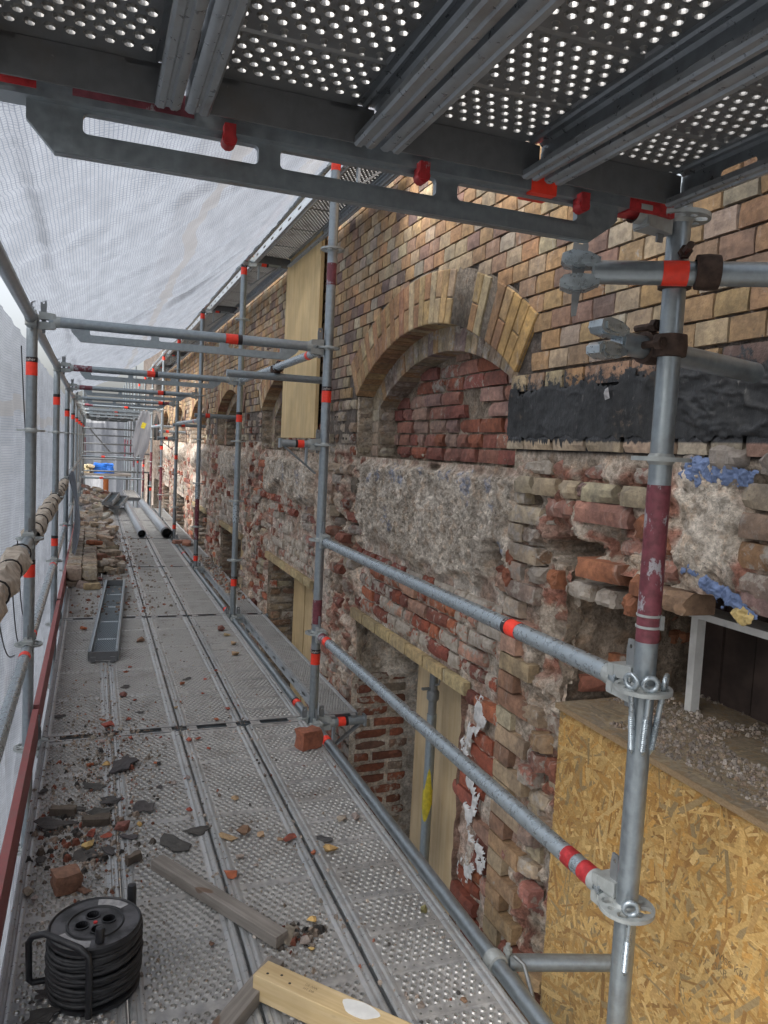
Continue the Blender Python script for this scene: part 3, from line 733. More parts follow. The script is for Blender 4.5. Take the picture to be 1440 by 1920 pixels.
one(-1.575, 1.06, .06, .07, OR, .02, .15); one(-1.70, 1.045, .14, .06, GR, .0, .7); one(-1.42, 1.05, .1, .07, GR, .0, .8); one(-1.86, 1.05, .1, .06, GR, .01, .7)
one(-1.99, 1.055, .05, .075, OR, .02, .05)
one(-2.16, 1.105, .16, .065, BR, .03, .3); one(-2.12, 1.18, .08, .07, PK, .0, .5); one(-2.12, 1.26, .07, .07, OR, .0, .4)
for q, (y_, z_) in enumerate([(-2.45, 1.42), (-2.45, 1.345), (-2.455, 1.27), (-2.46, 1.195), (-2.47, 1.16), (-2.6, 1.42), (-2.6, 1.345), (-2.62, 1.27), (-2.62, 1.195), (-2.64, 1.16)]):
    one(y_, z_, .135, .068, jit([(.40, .35, .27), (.34, .27, .2), (.40, .25, .13), (.27, .2, .18), (.3, .21, .19)][q % 5]), .01, .45, 1)
one(-2.19, 1.50, .09, .06, GR, .0, .7); one(-2.33, 1.515, .12, .07, (.36, .33, .29), .02, .8); one(-2.5, 1.51, .12, .07, (.36, .33, .29), .02, .8)
one(-1.13, 1.08, .10, .06, (.24, .08, .05), -.10, .1); one(-1.05, 1.0, .12, .06, (.26, .09, .06), -.07, .2); one(-1.16, .975, .09, .07, (.36, .25, .2), .0, .3)
one(-1.245, 1.09, .05, .075, (.33, .12, .07), .01, .2); one(-1.245, 1.01, .05, .08, (.33, .12, .07), .015, .2)
one(.84, .905, .14, .06, (.32, .12, .08), .06, .1, 1, .15); one(1.15, .92, .12, .06, (.3, .13, .08), .05, .2, 1)
one(.70, 1.26, .12, .10, (.2, .17, .13), .02, .3)

# ---- window 1 jamb (faces the camera), brick by brick with thick pale joints
def jamb(y, x0, x1, z0, z1, pal, sm, nrm=(0, -1, 0), p=1.0):
    z = z0; r = 0
    while z < z1:
        x = x0 + (0 if r % 2 else -.0); k = 0
        while x < x1 - .04:
            wd = .12 if (k + r) % 3 == 0 else .235
            wd = min(wd, x1 - x)
            if random.random() < p: add_item((x + wd / 2, y - .004 + random.uniform(-.003, .004), z + .036), nrm, wd - .02, .052, .06, pick(pal), random.uniform(*sm), 1, 0, random.uniform(-.02, .02))
            x += wd; k += 1
        z += .0745; r += 1
jamb(.58, WX + .02, WX + .40, -1.4, .02, [((.27, .09, .05), 4), ((.22, .13, .1), 2), ((.3, .25, .2), 2), ((.2, .08, .05), 2)], (.15, .55))
# reveal of the nearest opening on its far side, broken
for r in range(6):
    z_ = .66 + r * .075; x = WX + .06
    while x < 1.80:
        wd = random.choice([.12, .2, .24, .16])
        if random.random() < .85: add_item((x + wd / 2, -1.66 + random.uniform(-.035, .03), z_ + .036), (0, -1, 0), wd - .02, .062, .12, random.choice([jit(OR), jit(GR), jit(PK), jit(BR), jit((.3, .12, .08)), jit((.38, .3, .22))]), random.uniform(.1, .55), 2, random.uniform(-.15, .15), random.uniform(-.05, .05))
        x += wd
for k in range(2, 7): jamb(WIN[k][1] - .01, WX + .02, WX + .42, -.6, .36, [((.28, .22, .16), 3), ((.2, .13, .09), 2), ((.34, .3, .24), 2)], (.3, .6))

# ---- tympana of the arches: red brick, recessed
TX = 1.345
def tymp(k, pal, p=.95):
    cy, cz = ARC_C[k]
    for r in range(8):
        zc = 1.445 + (r + .5) * .0745; wv = .115 if r in (1,) else .235
        y = cy - 1.0 + random.uniform(0, .06)
        while y < cy + 1.0:
            wd = wv if random.random() < .75 else .16; yc = y + wd / 2
            if math.hypot(yc - cy, zc - cz) < RI2 - .0 and abs(yc - cy) < .93 and random.random() < p:
                add_item((TX + random.uniform(-.012, .012) + (-.012 if r == 3 else 0), yc, zc), NX, wd - random.uniform(.006, .014), .068, .06, pick(pal), random.uniform(.05, .4) if r < 5 else random.uniform(.25, .6), 2 if r in (3,) else 1, 0, random.uniform(-.02, .02))
            y += wd
tymp(1, PINKRED); 
for k in range(2, 7): tymp(k, BROWN + PALE, .85)
def back_sheet(k):
    cy, cz = ARC_C[k]; st = .012 if k == 1 else .05
    ys = np.arange(cy - 1.02, cy + 1.02, st); zs = np.arange(1.36, 2.14, st); Y, Z = np.meshgrid(ys, zs)
    d = TX - WX + .022 + (fbm(Y * 15, Z * 15, 7, 4) - .5) * .03
    V = np.stack([d, Y, Z - WBZ], -1).reshape(-1, 3); ny, nz = len(ys), len(zs); idx = np.arange(ny * nz).reshape(nz, ny)
    q = np.stack([idx[:-1, :-1], idx[1:, :-1], idx[1:, 1:], idx[:-1, 1:]], -1).reshape(-1, 4)
    m_ = MB(); m_.add(V.tolist(), q.tolist(), (.33, .28, .225, 0)); obj('infill_mortar', m_.mesh('infill_mortar', 'rough', 180), wall)
for k in range(1, 7): back_sheet(k)

def blob_sheet(name, fn, y0, y1, z0, z1, st, mat, col=None, base=0.0, amp=.02, parent=wall, thr=.5):
    ys = np.arange(y0, y1, st); zs = np.arange(z0, z1, st); Y, Z = np.meshgrid(ys, zs); k = fn(Y, Z)
    d = base - (k - thr) * amp * 2 + (fbm(Y * 40, Z * 40, 8, 3) - .5) * .008
    V = np.stack([d, Y, Z - WBZ], -1).reshape(-1, 3); ny, nz = len(ys), len(zs); idx = np.arange(ny * nz).reshape(nz, ny)
    q = np.stack([idx[:-1, :-1], idx[1:, :-1], idx[1:, 1:], idx[:-1, 1:]], -1); q = q[k[:-1, :-1] > thr].reshape(-1, 4)
    m_ = MB(); m_.add(V.tolist(), q.tolist(), col); return obj(name, m_.mesh(name, mat, 180), parent)
# ---- arches: each voussoir a brick
def voussoir(cy, cz, a, r0, r1, t0, t1, x0, x1, col, sm, parent, mat='brick_a', seed=0):
    """tapered block between radii and half widths"""
    e = .0035; vs = []
    for x in (x0, x1):
        for r_, t in ((r0, t0), (r1, t1)):
            for s_ in (-1, 1):
                yy = cy + r_ * math.sin(a) + s_ * t * math.cos(a); zz = cz + r_ * math.cos(a) - s_ * t * math.sin(a)
                vs.append((x, yy, zz))
    # bevel front ring
    fr = vs[:4]; m_ = Vector((0, 0, 0))
    for q in fr: m_ += Vector(q) / 4
    front = [tuple(Vector(q) + (m_ - Vector(q)).normalized() * e * 1.5) for q in fr]; side = [(q[0] + e, q[1], q[2]) for q in fr]
    V = [Vector(q) for q in front + side + vs[4:]]
    ctr = m_.copy(); ctr.x = (x0 + x1) / 2
    if parent is not None: V = [v - ctr for v in V]
    F = [(0, 2, 3, 1), (0, 4, 6, 2), (2, 6, 7, 3), (3, 7, 5, 1), (1, 5, 4, 0), (4, 8, 10, 6), (6, 10, 11, 7), (7, 11, 9, 5), (5, 9, 8, 4)]
    return V, F, ctr
arch_rest = MB()
for k in range(1, 7):
    cy, cz = ARC_C[k]
    arch = None
    if k == 1: arch = obj('brick_arch', None, wall, wloc((WX, cy, cz)))
    nv = 33
    for i in range(nv):
        a = -ARC_A + (i + .5) * 2 * ARC_A / nv; hw = ARC_A / nv
        split = (i % 2 == 1)
        segs = [(RI, RI + .118), (RI + .124, RO)] if split else [(RI, RO)]
        grey = k == 1 and i in (9, 10, 8, 5) and True
        for (r0, r1) in segs:
            col = (.27, .225, .18, .55) if grey else tuple(pick([((.43, .30, .155), 5), ((.38, .22, .115), 3), ((.46, .37, .24), 3), ((.24, .15, .11), 1.5), ((.32, .165, .10), 1)])) + (.12,)
            xo = .004 if not grey else -.022
            if k == 1 and i < 3: col = (.5, .33, .13, .1)
            V, F, ctr = voussoir(cy, cz, a, r0, r1, r0 * hw - .004, r1 * hw - .004, WX - xo - random.uniform(0, .003), WX + .125, col, .1, arch)
            if k == 1:
                m_ = MB(); m_.add(V, F); o = obj('brick', m_.mesh('brick', 'brick_o'), arch, ctr - Vector((WX, cy, cz)), color=col)
            else: arch_rest.add([v - Vector((WX, 0, WBZ)) for v in V], F, col)
    nv2 = 31
    for i in range(nv2):
        a = -ARC_A * 1.0 + (i + .5) * 2 * ARC_A / nv2; hw = ARC_A / nv2
        col = tuple(pick([((.42, .35, .24), 4), ((.36, .28, .2), 3), ((.43, .29, .15), 2), ((.26, .2, .18), 2)])) + (.45,)
        V, F, ctr = voussoir(cy, cz, a, RI2, RI + .005, RI2 * hw - .003, RI * hw - .003, WX + .115 - random.uniform(0, .003), TX + .03, col, .1, arch)
        if k == 1:
            m_ = MB(); m_.add(V, F); obj('brick', m_.mesh('brick', 'brick_o'), arch, ctr - Vector((WX, cy, cz)), color=col)
        else: arch_rest.add([v - Vector((WX, 0, WBZ)) for v in V], F, col)
    # mortar body behind the ring joints
    m_ = MB(); vs = []; fs = []; ns = 40
    for i in range(ns + 1):
        a = -ARC_A + i * 2 * ARC_A / ns
        for (r_, x) in ((RO + .01, .003), (RI + .003, .003), (RI + .003, .13), (RI2 + .003, .13), (RI2 + .003, .25)):
            vs.append((x, cy + r_ * math.sin(a), cz + r_ * math.cos(a) - WBZ))
    for i in range(ns):
        for j in range(4): fs.append((i * 5 + j, (i + 1) * 5 + j, (i + 1) * 5 + j + 1, i * 5 + j + 1))
    m_.add(vs, fs, (.30, .26, .21, 0)); obj('arch_mortar', m_.mesh('arch_mortar', 'rough', 180), wall)
    # straight reveals below the springing
    for r in range(6):
        z_ = 1.445 + r * .0745
        if z_ > SPR - .02: continue
        for s_ in (-1, 1):
            yy = cy + s_ * (RI * math.sin(ARC_A) - .03)
            if s_ < 0 and k == 1: continue
            add_item((WX + .112, cy + s_ * .945, z_ + .036), NX, .145, .068, .05, pick(PALE), .4, 0)
for k in range(1, 7): jamb(ARC_C[k][0] + .866, WX + .12, WX + .25, 1.44, 1.80, PALE, (.3, .6)); jamb(ARC_C[k][0] + .984, WX + .01, WX + .12, 1.44, 1.80, PALE, (.3, .7))
if k: stuff(obj('arch_brick_rest', arch_rest.mesh('arch_brick_rest', 'brick_a'), wall))
mb = MB()
for k in range(1, 7):
    cy = ARC_C[k][0]
    for s_ in (-1, 1): mb.box((.19, cy + s_ * .955, 1.625 - WBZ), (.14, .17, .40), None, (.42, .37, .3, 0)); mb.box((.13, cy + s_ * 1.03, 1.625 - WBZ), (.22, .09, .38), None, (.42, .37, .3, 0))
obj('jamb_mortar', mb.mesh('jamb_mortar', 'rough'), wall)
# bitumen skin over the flashing courses
def tarm(Y, Z):
    t = sstep(1.560, 1.568, Z + (vn(Y * 55, Z * 0, 4) - .5) * .03) * sstep(1.755, 1.74, Z + (fbm(Y * 13, Z * 18, 6, 4) - .5) * .10) * sstep(-1.166, -1.170, Y)
    return t * (fbm(Y * 8, Z * 22, 92, 4) > .50 - .08 * (Z < 1.68))
def tarm(Y, Z):
    return sstep(1.556, 1.566, Z + (vn(Y * 38, Z * 0, 4) - .5) * .022) * sstep(1.765, 1.735, Z + (fbm(Y * 11, Z * 14, 6, 4) - .5) * .11 + (fbm(Y * 60, Z * 60, 16, 2) - .5) * .02) * sstep(-1.164, -1.176, Y + (fbm(Z * 30, Y * 4, 8, 2) - .5) * .01)
def skin():
    st = .0045; ys = np.arange(-3.1, -1.16, st); zs = np.arange(1.54, 1.82, st); Y, Z = np.meshgrid(ys, zs); k = tarm(Y, Z)
    w1 = np.abs(fbm(Y * 7 + Z * 9, Z * 16 - Y * 5, 71, 4) - .5) * 2; w2 = fbm(Y * 30, Z * 45, 72, 3) - .5
    act = sstep(.35, .6, fbm(Y * 3, Z * 5, 73, 3))
    d = .001 - .005 * k ** .5 - act * (1 - w1) ** 4 * .010 - w2 * .004
    V = np.stack([d, Y, Z - WBZ], -1).reshape(-1, 3); ny, nz = len(ys), len(zs); idx = np.arange(ny * nz).reshape(nz, ny)
    q = np.stack([idx[:-1, :-1], idx[1:, :-1], idx[1:, 1:], idx[:-1, 1:]], -1); q = q[k[:-1, :-1] > .4].reshape(-1, 4)
    m_ = MB(); m_.add(V.tolist(), q.tolist()); obj('bitumen_skin', m_.mesh('bitumen_skin', 'bitumen', 180), wall)
skin()
# small square perforations of the hollow bricks, their inner shade put in as black blocks
mb = MB()
def hole_at(x, y, z, s=.011): mb.box((x - WX, y, z - WBZ), (.006, s, s))
for a_, r_ in ((-.325, 1.90), (-.302, 1.905), (-.328, 1.86), (-.306, 1.862), (-.300, 1.79), (-.283, 1.785)):
    cy, cz = ARC_C[1]; hole_at(WX + .0205, cy + r_ * math.sin(a_), cz + r_ * math.cos(a_), .017)
for it in HOLLOW:
    for dy in (-.028, .028):
        p = it.c + it.m @ Vector((dy, -.001, 0)); hole_at(p.x + .001, p.y, p.z, .015)
stuff(obj('brick_perforation', mb.mesh('brick_perforation', 'ink'), wall))

# ---- lintels of painted yellow bricks
def lintel(y0, y1, z, n):
    st = (y1 - y0) / n
    for i in range(n):
        it = add_item((WX - .010, y0 + (i + .5) * st, z - .006), NX, abs(st) - .005, .062, .035, jit((.43, .35, .20), .06), .25, 0)
lintel(-.94, .68, .462, 7); lintel(1.66, 3.3, .452, 8); lintel(4.6, 6.2, .452, 8); lintel(7.5, 9.1, .46, 8)

# ---- build: the 300 bricks that show largest are objects, the rest one mesh
ITEMS.sort(key=lambda i: -i.area)
NOBJ = 300
cnt = {0: 0, 1: 0, 2: 0}
for it in ITEMS[:NOBJ]:
    me = POOL[it.rough][random.randrange(len(POOL[it.rough]))]
    o = bpy.data.objects.new('brick', me); C.objects.link(o); o.parent = wall
    mm = it.m.to_4x4() @ Matrix.Diagonal((it.s[0], it.s[1], it.s[2], 1)); mm.translation = Vector(wloc(it.c)); o.matrix_local = mm
    o.color = it.col
tmpl = {r: [(np.array([v.co[:] for v in me.vertices]), [tuple(p.vertices) for p in me.polygons]) for me in POOL[r]] for r in POOL}
VV = []; FF = []; CC = []; off = 0
for it in ITEMS[NOBJ:]:
    big = it.area > 60
    tv, tf = tmpl[it.rough if big else 0][random.randrange(6)]
    mm = np.array(it.m) @ np.diag(it.s); v = tv @ mm.T + np.array(wloc(it.c)); VV.append(v)
    FF += [tuple(i + off for i in f) for f in tf]; off += len(v); CC.append(np.tile(it.col, (len(v), 1)))
me = bpy.data.meshes.new('brick_rest'); me.from_pydata(np.concatenate(VV).tolist(), [], FF)
a = me.color_attributes.new('col', 'FLOAT_COLOR', 'POINT'); a.data.foreach_set('color', np.concatenate(CC).astype(np.float32).ravel())
me.materials.append(MT['brick_a']); me.update(); stuff(obj('brick_rest', me, wall))
print('bricks', len(ITEMS), 'area300', ITEMS[NOBJ].area)

# ---- white plaster smear on the right jamb pier, rough bulge over the left jamb
def smear(Y, Z):
    yc = -1.06 + .05 * np.sin(Z * 9) - .03 * np.sin(Z * 23)
    return sstep(.085, .0, np.abs(Y - yc) + (fbm(Y * 30, Z * 24, 5, 5) - .5) * .20) * sstep(.55, .4, Z) * sstep(-.45, -.3, Z + (fbm(Y * 10, Z * 10, 6, 3) - .5) * .4) * (fbm(Y * 9, Z * 5, 44, 3) > .36)
blob_sheet('plaster_smear', smear, -1.25, -.9, -.5, .55, .006, 'limewash', None, -.002, .010)
def cord_face(): pass

# ---- pier under the post: jamb backing sheet (mortar between the jamb bricks)
def reveal(y, x0, x1, z0, z1, st, nrm, col, amp=.01, bulge=None):
    xs = np.arange(x0, x1 + st / 2, st); zs = np.arange(z0, z1 + st / 2, st); X, Z = np.meshgrid(xs, zs)
    d = y + (fbm(X * 18, Z * 18, 13, 4) - .5) * amp * 2
    if bulge is not None: d = d + bulge(X, Z)
    V = np.stack([X - WX, d, Z - WBZ], -1).reshape(-1, 3); nx, nz = len(xs), len(zs); idx = np.arange(nx * nz).reshape(nz, nx)
    q = np.stack([idx[:-1, :-1], idx[1:, :-1], idx[1:, 1:], idx[:-1, 1:]], -1).reshape(-1, 4)
    m_ = MB(); m_.add(V.tolist(), q.tolist(), col); return obj('jamb_mortar', m_.mesh('jamb_mortar', 'rough', 180), wall)
reveal(.588, WX - .005, WX + .5, -1.4, .46, .010, None, (.60, .56, .50, 0), .004, lambda X, Z: sstep(.02, .10, Z) * (.05 * (fbm(X * 9, Z * 9, 77, 4) - .75) + .02 * np.sin((X - WX) * 12)) * 2.2)
reveal(-1.65, WX, 1.85, .6, 1.12, .014, None, (.30, .25, .2, 0), .03)
reveal(-.9, WX + .004, WX + .5, -1.4, .42, .03, None, (.3, .2, .16, 0), .02)
for k in range(2, 8): reveal(WIN[k][1], WX + .005, WX + .5, -1.2, .42, .04, None, (.34, .3, .25, 0), .01)

# ---- loose aggregate and broken mortar standing out of the stripped face
def chips(name, n, y0, y1, z0, z1, sz, seed, dens):
    r = np.random.RandomState(seed); Y = r.uniform(y0, y1, n); Z = r.uniform(z0, z1, n)
    d, col = wall_field(Y[None, :], Z[None, :]); d = d[0]; col = col[:, 0, :].T
    keep = dens(Y, Z) > r.rand(n)
    for (a, b, t) in WIN: keep &= ~((Y > a - .02) & (Y < b + .02) & (Z < t + .02))
    m = MB()
    for i in np.nonzero(keep)[0]:
        s_ = sz[0] + (sz[1] - sz[0]) * r.rand() ** 3; k = r.uniform(.65, 1.3); c = tuple(col[i] * k) + (0,)
        a = r.rand() * 6.28; base = [(s_ * r.uniform(.6, 1) * math.cos(a + q), s_ * r.uniform(.6, 1) * math.sin(a + q)) for q in (0, 1.5, 3.1, 4.7)]
        h = s_ * r.uniform(.3, .9); tx, tz = r.uniform(-.5, .5) * s_, r.uniform(-.5, .5) * s_; x0 = d[i] + .002
        vs = [(x0, Y[i] + p, Z[i] + q - WBZ) for p, q in base] + [(x0 - h, Y[i] + base[0][0] * .4 + tx, Z[i] + base[0][1] * .4 + tz - WBZ), (x0 - h * .8, Y[i] + base[2][0] * .4 + tx, Z[i] + base[2][1] * .4 + tz - WBZ)]
        m.add(vs, [(0, 1, 4), (1, 2, 5, 4), (2, 3, 5), (3, 0, 4, 5)], c)
    stuff(obj(name, m.mesh(name, 'rough'), wall))
def dn(Y, Z):
    cm, _ = conc_mask(Y, Z); strip = ((Y > .56) & (Y < 1.4)) | (Y < -1.28)
    return .08 + .92 * np.clip(cm + strip * .7, 0, 1)
chips('mortar_chip', 26000, -2.7, 1.4, -.9, 1.48, (.0025, .013), 3, dn)
chips('mortar_chip', 9000, 1.4, 5.0, -.4, 1.48, (.006, .022), 4, lambda Y, Z: .6 + 0 * Y)
# ================================================================ SCAFFOLD
TR = .02415
BAY = 2.57; HWX = .70
# --- unit meshes
def rosette_mesh():
    m = MB(); holes = []
    for k in range(8):
        a = math.radians(45 * k); big = k % 2 == 1; r0 = .041
        if big: holes.append([(r0 * math.cos(a) + .0135 * math.cos(a + t) * (1.25 if abs(math.sin(t)) > .5 else 1), r0 * math.sin(a) + .0135 * math.sin(a + t)) for t in [2 * math.pi * i / 8 for i in range(8)]])
        else: holes.append([(r0 * math.cos(a) + .0085 * math.cos(a + t), r0 * math.sin(a) + .0085 * math.sin(a + t)) for t in [2 * math.pi * i / 8 for i in range(8)]])
    m.plate(circ(0, 0, .0615, 32), [circ(0, 0, .0235, 20)] + holes, .009, lambda a, b, c: (a, b, c))
    m.lathe([(.0242, -.012), (.029, -.004), (.029, .004), (.0242, .012)], 20)
    return m.mesh('rosette', 'cast', 35)
ROS = rosette_mesh()
def tape_mesh(r=TR + .0009, h=.06):
    m = MB(); m.lathe([(r, 0), (r, h)], 20); return m.mesh('tape', 'tape', 60)
TAPE = tape_mesh()
def m_blk():
    m = MB(); m.lathe([(TR + .0012, 0), (TR + .0012, .022)], 20); return m.mesh('tape_edge', 'tapeblack', 60)
TAPEB = m_blk()
LOGO = text_mesh('Layher', .019, 'letter', TR + .0018)
def wedge_head_mesh():
    """ledger head: pointing to +y, tube side at -y; straddles a rosette at the origin"""
    m = MB()
    def prism(z0, z1, w0, w1, y0, y1, zz0, zz1):
        vs = [(-w0, y0, z0), (w0, y0, z0), (w0, y0, z1), (-w0, y0, z1), (-w1, y1, zz0), (w1, y1, zz0), (w1, y1, zz1), (-w1, y1, zz1)]
        m.add(vs, [(0, 1, 2, 3), (7, 6, 5, 4), (0, 4, 5, 1), (1, 5, 6, 2), (2, 6, 7, 3), (3, 7, 4, 0)])
    prism(.006, .034, .0245, .014, -.095, -.028, .006, .040)
    prism(-.034, -.006, .0245, .014, -.095, -.028, -.040, -.006)
    m.box((0, -.088, 0), (.046, .022, .062))
    m.lathe([(.0262, -.118), (.0262, -.09)], 18, axis='Y')
    return m.mesh('wedge_head', 'cast', 40)
WH = wedge_head_mesh()
def wedge_mesh():
    m = MB(); pts = [(-.010, -.075), (.004, -.075), (.012, .055), (.009, .078), (-.012, .078), (-.016, .05)]
    m.plate(pts, [circ(-.002, .062, .005, 8)], .006, lambda a, b, c: (c, a, b)); return m.mesh('wedge', 'steel_dark', 40)
WEDGE = wedge_mesh()
def add_head(parent, p, ang, wz=0.0, mat=None):
    """head whose rosette centre is at p (local); ang = direction from tube to post (radians in xy)"""
    h = obj('wedge_head', WH, parent, p, (0, 0, ang - math.pi / 2))
    obj('wedge', WEDGE, h, (0, -.045, wz))
    return h
def tube_part(name, a, b, mat='steel', r=TR, n=18, parent=None, hollow=0):
    m = MB(); m.tube(a, b, r, n, hollow=hollow); return obj(name, m.mesh(name, mat, 50), parent)

def add_tape(parent, p, axis='Z', black=True, h=1.0, logo=False, roll=0.0):
    rot = {'Z': (0, 0, roll), 'Y': (-math.pi / 2, 0, roll), 'X': (math.pi / 2, 0, math.pi / 2 + roll)}[axis]
    t = obj('tape', TAPE, parent, p, rot); t.scale = (1, 1, h)
    if black:
        b = obj('tape_edge', TAPEB, t, (0, 0, .06))
        if logo: obj('lettering', LOGO, b, (0, 0, .011))
    return t

# --- posts
def post(x, y, z0, z1, label, side, tapes=(), marks=(), group='scaffold posts on the wall side', joint=None, mat='steel'):
    t = thing('scaffold_post', label, 'scaffold post', (x, y, z0), group)
    tube_part('tube', (0, 0, 0), (0, 0, z1 - z0), mat, parent=t)
    k = math.ceil(z0 / .5)
    while k * .5 < z1 - .05:
        obj('rosette', ROS, t, (0, 0, k * .5 - z0), (0, 0, 0)); k += 1
    for (z, lg) in tapes: add_tape(t, (0, 0, z - z0), 'Z', True, 1.0, lg, -.35)
    for (za, zb, mt) in marks:
        m = MB(); m.lathe([(TR + .0006, 0), (TR + .0006, zb - za)], 20); obj('paint_band', m.mesh('paint_band', mt, 60), t, (0, 0, za - z0))
    if joint:
        m = MB(); m.lathe([(TR, 0), (TR + .0035, .002), (TR + .0035, .17), (TR, .172)], 20); obj('spigot_sleeve', m.mesh('spigot_sleeve', 'steel_pale' if mat == 'steel' else mat, 50), t, (0, 0, joint - z0))
    return t
NR = 10
post(HWX, -BAY, -2.0, 2.9, 'nearest scaffold post in front of the boarded opening, with a maroon painted middle', 'R', [], [(1.105, 1.445, 'maroon')])
m = MB(); m.lathe([(TR + .0008, 1.135), (TR + .003, 1.136), (TR + .003, 1.140), (TR + .0008, 1.141)], 24); m.lathe([(TR + .0008, 1.16), (TR + .003, 1.161), (TR + .003, 1.165), (TR + .0008, 1.166)], 24); m.box((.015, -.024, 1.15), (.008, .008, .03)); obj('spring_clip', m.mesh('spring_clip', 'cast', 50), bpy.data.objects['scaffold_post'], (0, 0, 2.0))
rt = [None, [(.33, True), (1.72, True), (2.89, False)], [(.28, True), (1.66, False), (2.86, False)], [(.1, True), (2.86, False)], [(.18, True), (1.2, True), (2.86, False)]]
for k in range(1, NR):
    y = (k - 1) * BAY; tp = rt[k] if k < len(rt) else [(random.choice([.2, .4, .8, 1.3]), False), (2.86, False)]
    mk = {1: [(.55, .68, 'maroon'), (2.32, 2.43, 'maroon')], 3: [(.35, .95, 'maroon')], 5: [(.4, 1.0, 'maroon')], 6: [(.6, 1.2, 'maroon')], 7: [(.2, 1.2, 'maroon')]}.get(k, [])
    post(HWX, y, -2.0 if k < 4 else -.5, 2.97, f'{ORD[k]} scaffold post along the brick wall, counted from the camera', 'R', tp, mk, joint=.82 if k in (2, 3) else None)
lt = [None, [(.82, True), (1.75, True)], [(.62, False), (1.71, False)], [(1.68, False)], [(1.7, False)], [(1.7, False)], [(1.7, False)], [(1.7, False)], [(1.7, False)], [(1.7, False)]]
for k in range(0, NR):
    y = (k - 1) * BAY
    post(-HWX, y, -2.0 if k < 4 else -.5, 2.02 if k else 2.9, f'{ORD[k]} scaffold post on the net side, counted from the camera', 'L', lt[k] or [], [], 'scaffold posts on the net side')

# --- ledgers and guard rails (one bay long, along y)
def rail_y(x, y0, z, label, cat='scaffold rail', group=None, tapes=(), mat='steel_pale', y1=None, marks=(), logo=False, heads=True):
    y1 = y0 + BAY if y1 is None else y1
    t = thing('guard_rail' if cat == 'guard rail' else 'scaffold_ledger', label, cat, (x, y0, z), group); Ln = y1 - y0
    tube_part('tube', (0, .07, 0), (0, Ln - .07, 0), mat, parent=t)
    if heads: add_head(t, (0, 0, 0), -math.pi / 2, .02); add_head(t, (0, Ln, 0), math.pi / 2, .02)
    for (d, blk) in tapes: add_tape(t, (0, d, 0), 'Y', blk, .9, logo, 0)
    for (a, b, mt) in marks:
        m = MB(); m.tube((0, a, 0), (0, b, 0), TR + .0006, 20, caps=False); obj('paint_band', m.mesh('paint_band', mt, 60), t)
    return t
rail_y(HWX, -BAY, 1.0, 'upper guard rail between the two nearest wall-side posts', 'guard rail', 'guard rails in front of the boarded opening', [(.52, True)], logo=True)
rail_y(HWX, -BAY, .5, 'lower guard rail between the two nearest wall-side posts, magenta paint at its near end', 'guard rail', 'guard rails in front of the boarded opening', [(2.33, False)], marks=[(.10, .16, 'redpaint'), (.19, .23, 'redpaint'), (2.40, 2.47, 'maroon')])
# deck-level ledger along the wall side
rail_y(HWX + .005, -BAY, .0, 'long tube at deck level beside the nearest planks, with a coupler', 'scaffold rail', 'deck-level tubes on the wall side', [(2.28, False)], mat='steel')
for k in range(1, 7):
    rail_y(HWX, (k - 1) * BAY, .0, f'{ORD[k]} deck-level tube between wall-side posts, counted from the camera', 'scaffold rail', 'deck-level tubes on the wall side', [(.3, True)] if k < 3 else ([(1.2, True)] if k == 3 else []), mat='steel')
for k in range(0, 8):
    y = (k - 1) * BAY; nm = ORD[k]
    rail_y(-HWX, y, 2.0, f'{nm} top tube under the net roof on the net side, counted from the camera', 'scaffold rail', 'top tubes on the net side', [(2.0, True)] if k == 3 else [], mat='steel')
    rail_y(-HWX, y, 1.0, f'{nm} upper guard rail on the net side, counted from the camera', 'guard rail', 'guard rails on the net side', mat='steel')
    rail_y(-HWX, y, .5, f'{nm} lower guard rail on the net side, counted from the camera', 'guard rail', 'guard rails on the net side', [(.15, False), (2.3, False)] if k < 3 else [], mat='steel_pale')
for k in range(1, 7):
    rail_y(HWX, (k - 1) * BAY, 2.97, f'{ORD[k - 1]} high tube along the wall-side post tops that holds the net roof', 'scaffold rail', 'high tubes at the post tops', mat='steel_pale')
rail_y(HWX, 0, 2.0, 'tube at head height from the second wall-side post to the third', 'scaffold rail', 'head-height tubes on the wall side', [(.35, False)], mat='steel_pale')
rail_y(HWX, 2 * BAY, 1.72, 'pale tube at head height between the fourth and fifth wall-side posts', 'scaffold rail', 'head-height tubes on the wall side', [(.4, False)], mat='steel_pale')
rail_y(HWX, 4 * BAY, 1.72, 'pale tube at head height between the sixth and seventh wall-side posts', 'scaffold rail', 'head-height tubes on the wall side', mat='steel_pale')

# --- transoms (along x)
def transom_body(slotted):
    m = MB()
    if slotted:
        m.tube((-HWX + .07, 0, 0), (HWX - .07, 0, 0), TR, 18)
    else:
        pts = [(-.024, .024), (-.019, .024), (-.019, -.018), (.019, -.018), (.019, .024), (.024, .024), (.024, -.024), (-.024, -.024)]
        m.plate(pts, [], 2 * HWX - .14, lambda a, b, c: (c, a, b))
    return m.mesh('transom_bar', 'steel', 50)
def transom_plate():
    m = MB(); outer = [(-.535, .010), (-.535, -.018), (-.495, -.062), (.478, -.062), (.525, -.028), (.54, -.012), (.54, .010)]
    holes = [rrect(-.455, -.027, -.182, .004, .008), rrect(-.145, -.027, .143, .004, .008), rrect(.186, -.027, .446, .004, .008)]
    # welded girder: web with slots and a closed bottom chord
    m.plate(outer, holes, .014, lambda a, b, c: (a, c, b))
    m.box((-.01, 0, -.0475), (.972, .024, .027))
    return m.mesh('girder_plate', 'steel', 40)
TB = {True: transom_body(True), False: transom_body(False)}; TP = transom_plate()
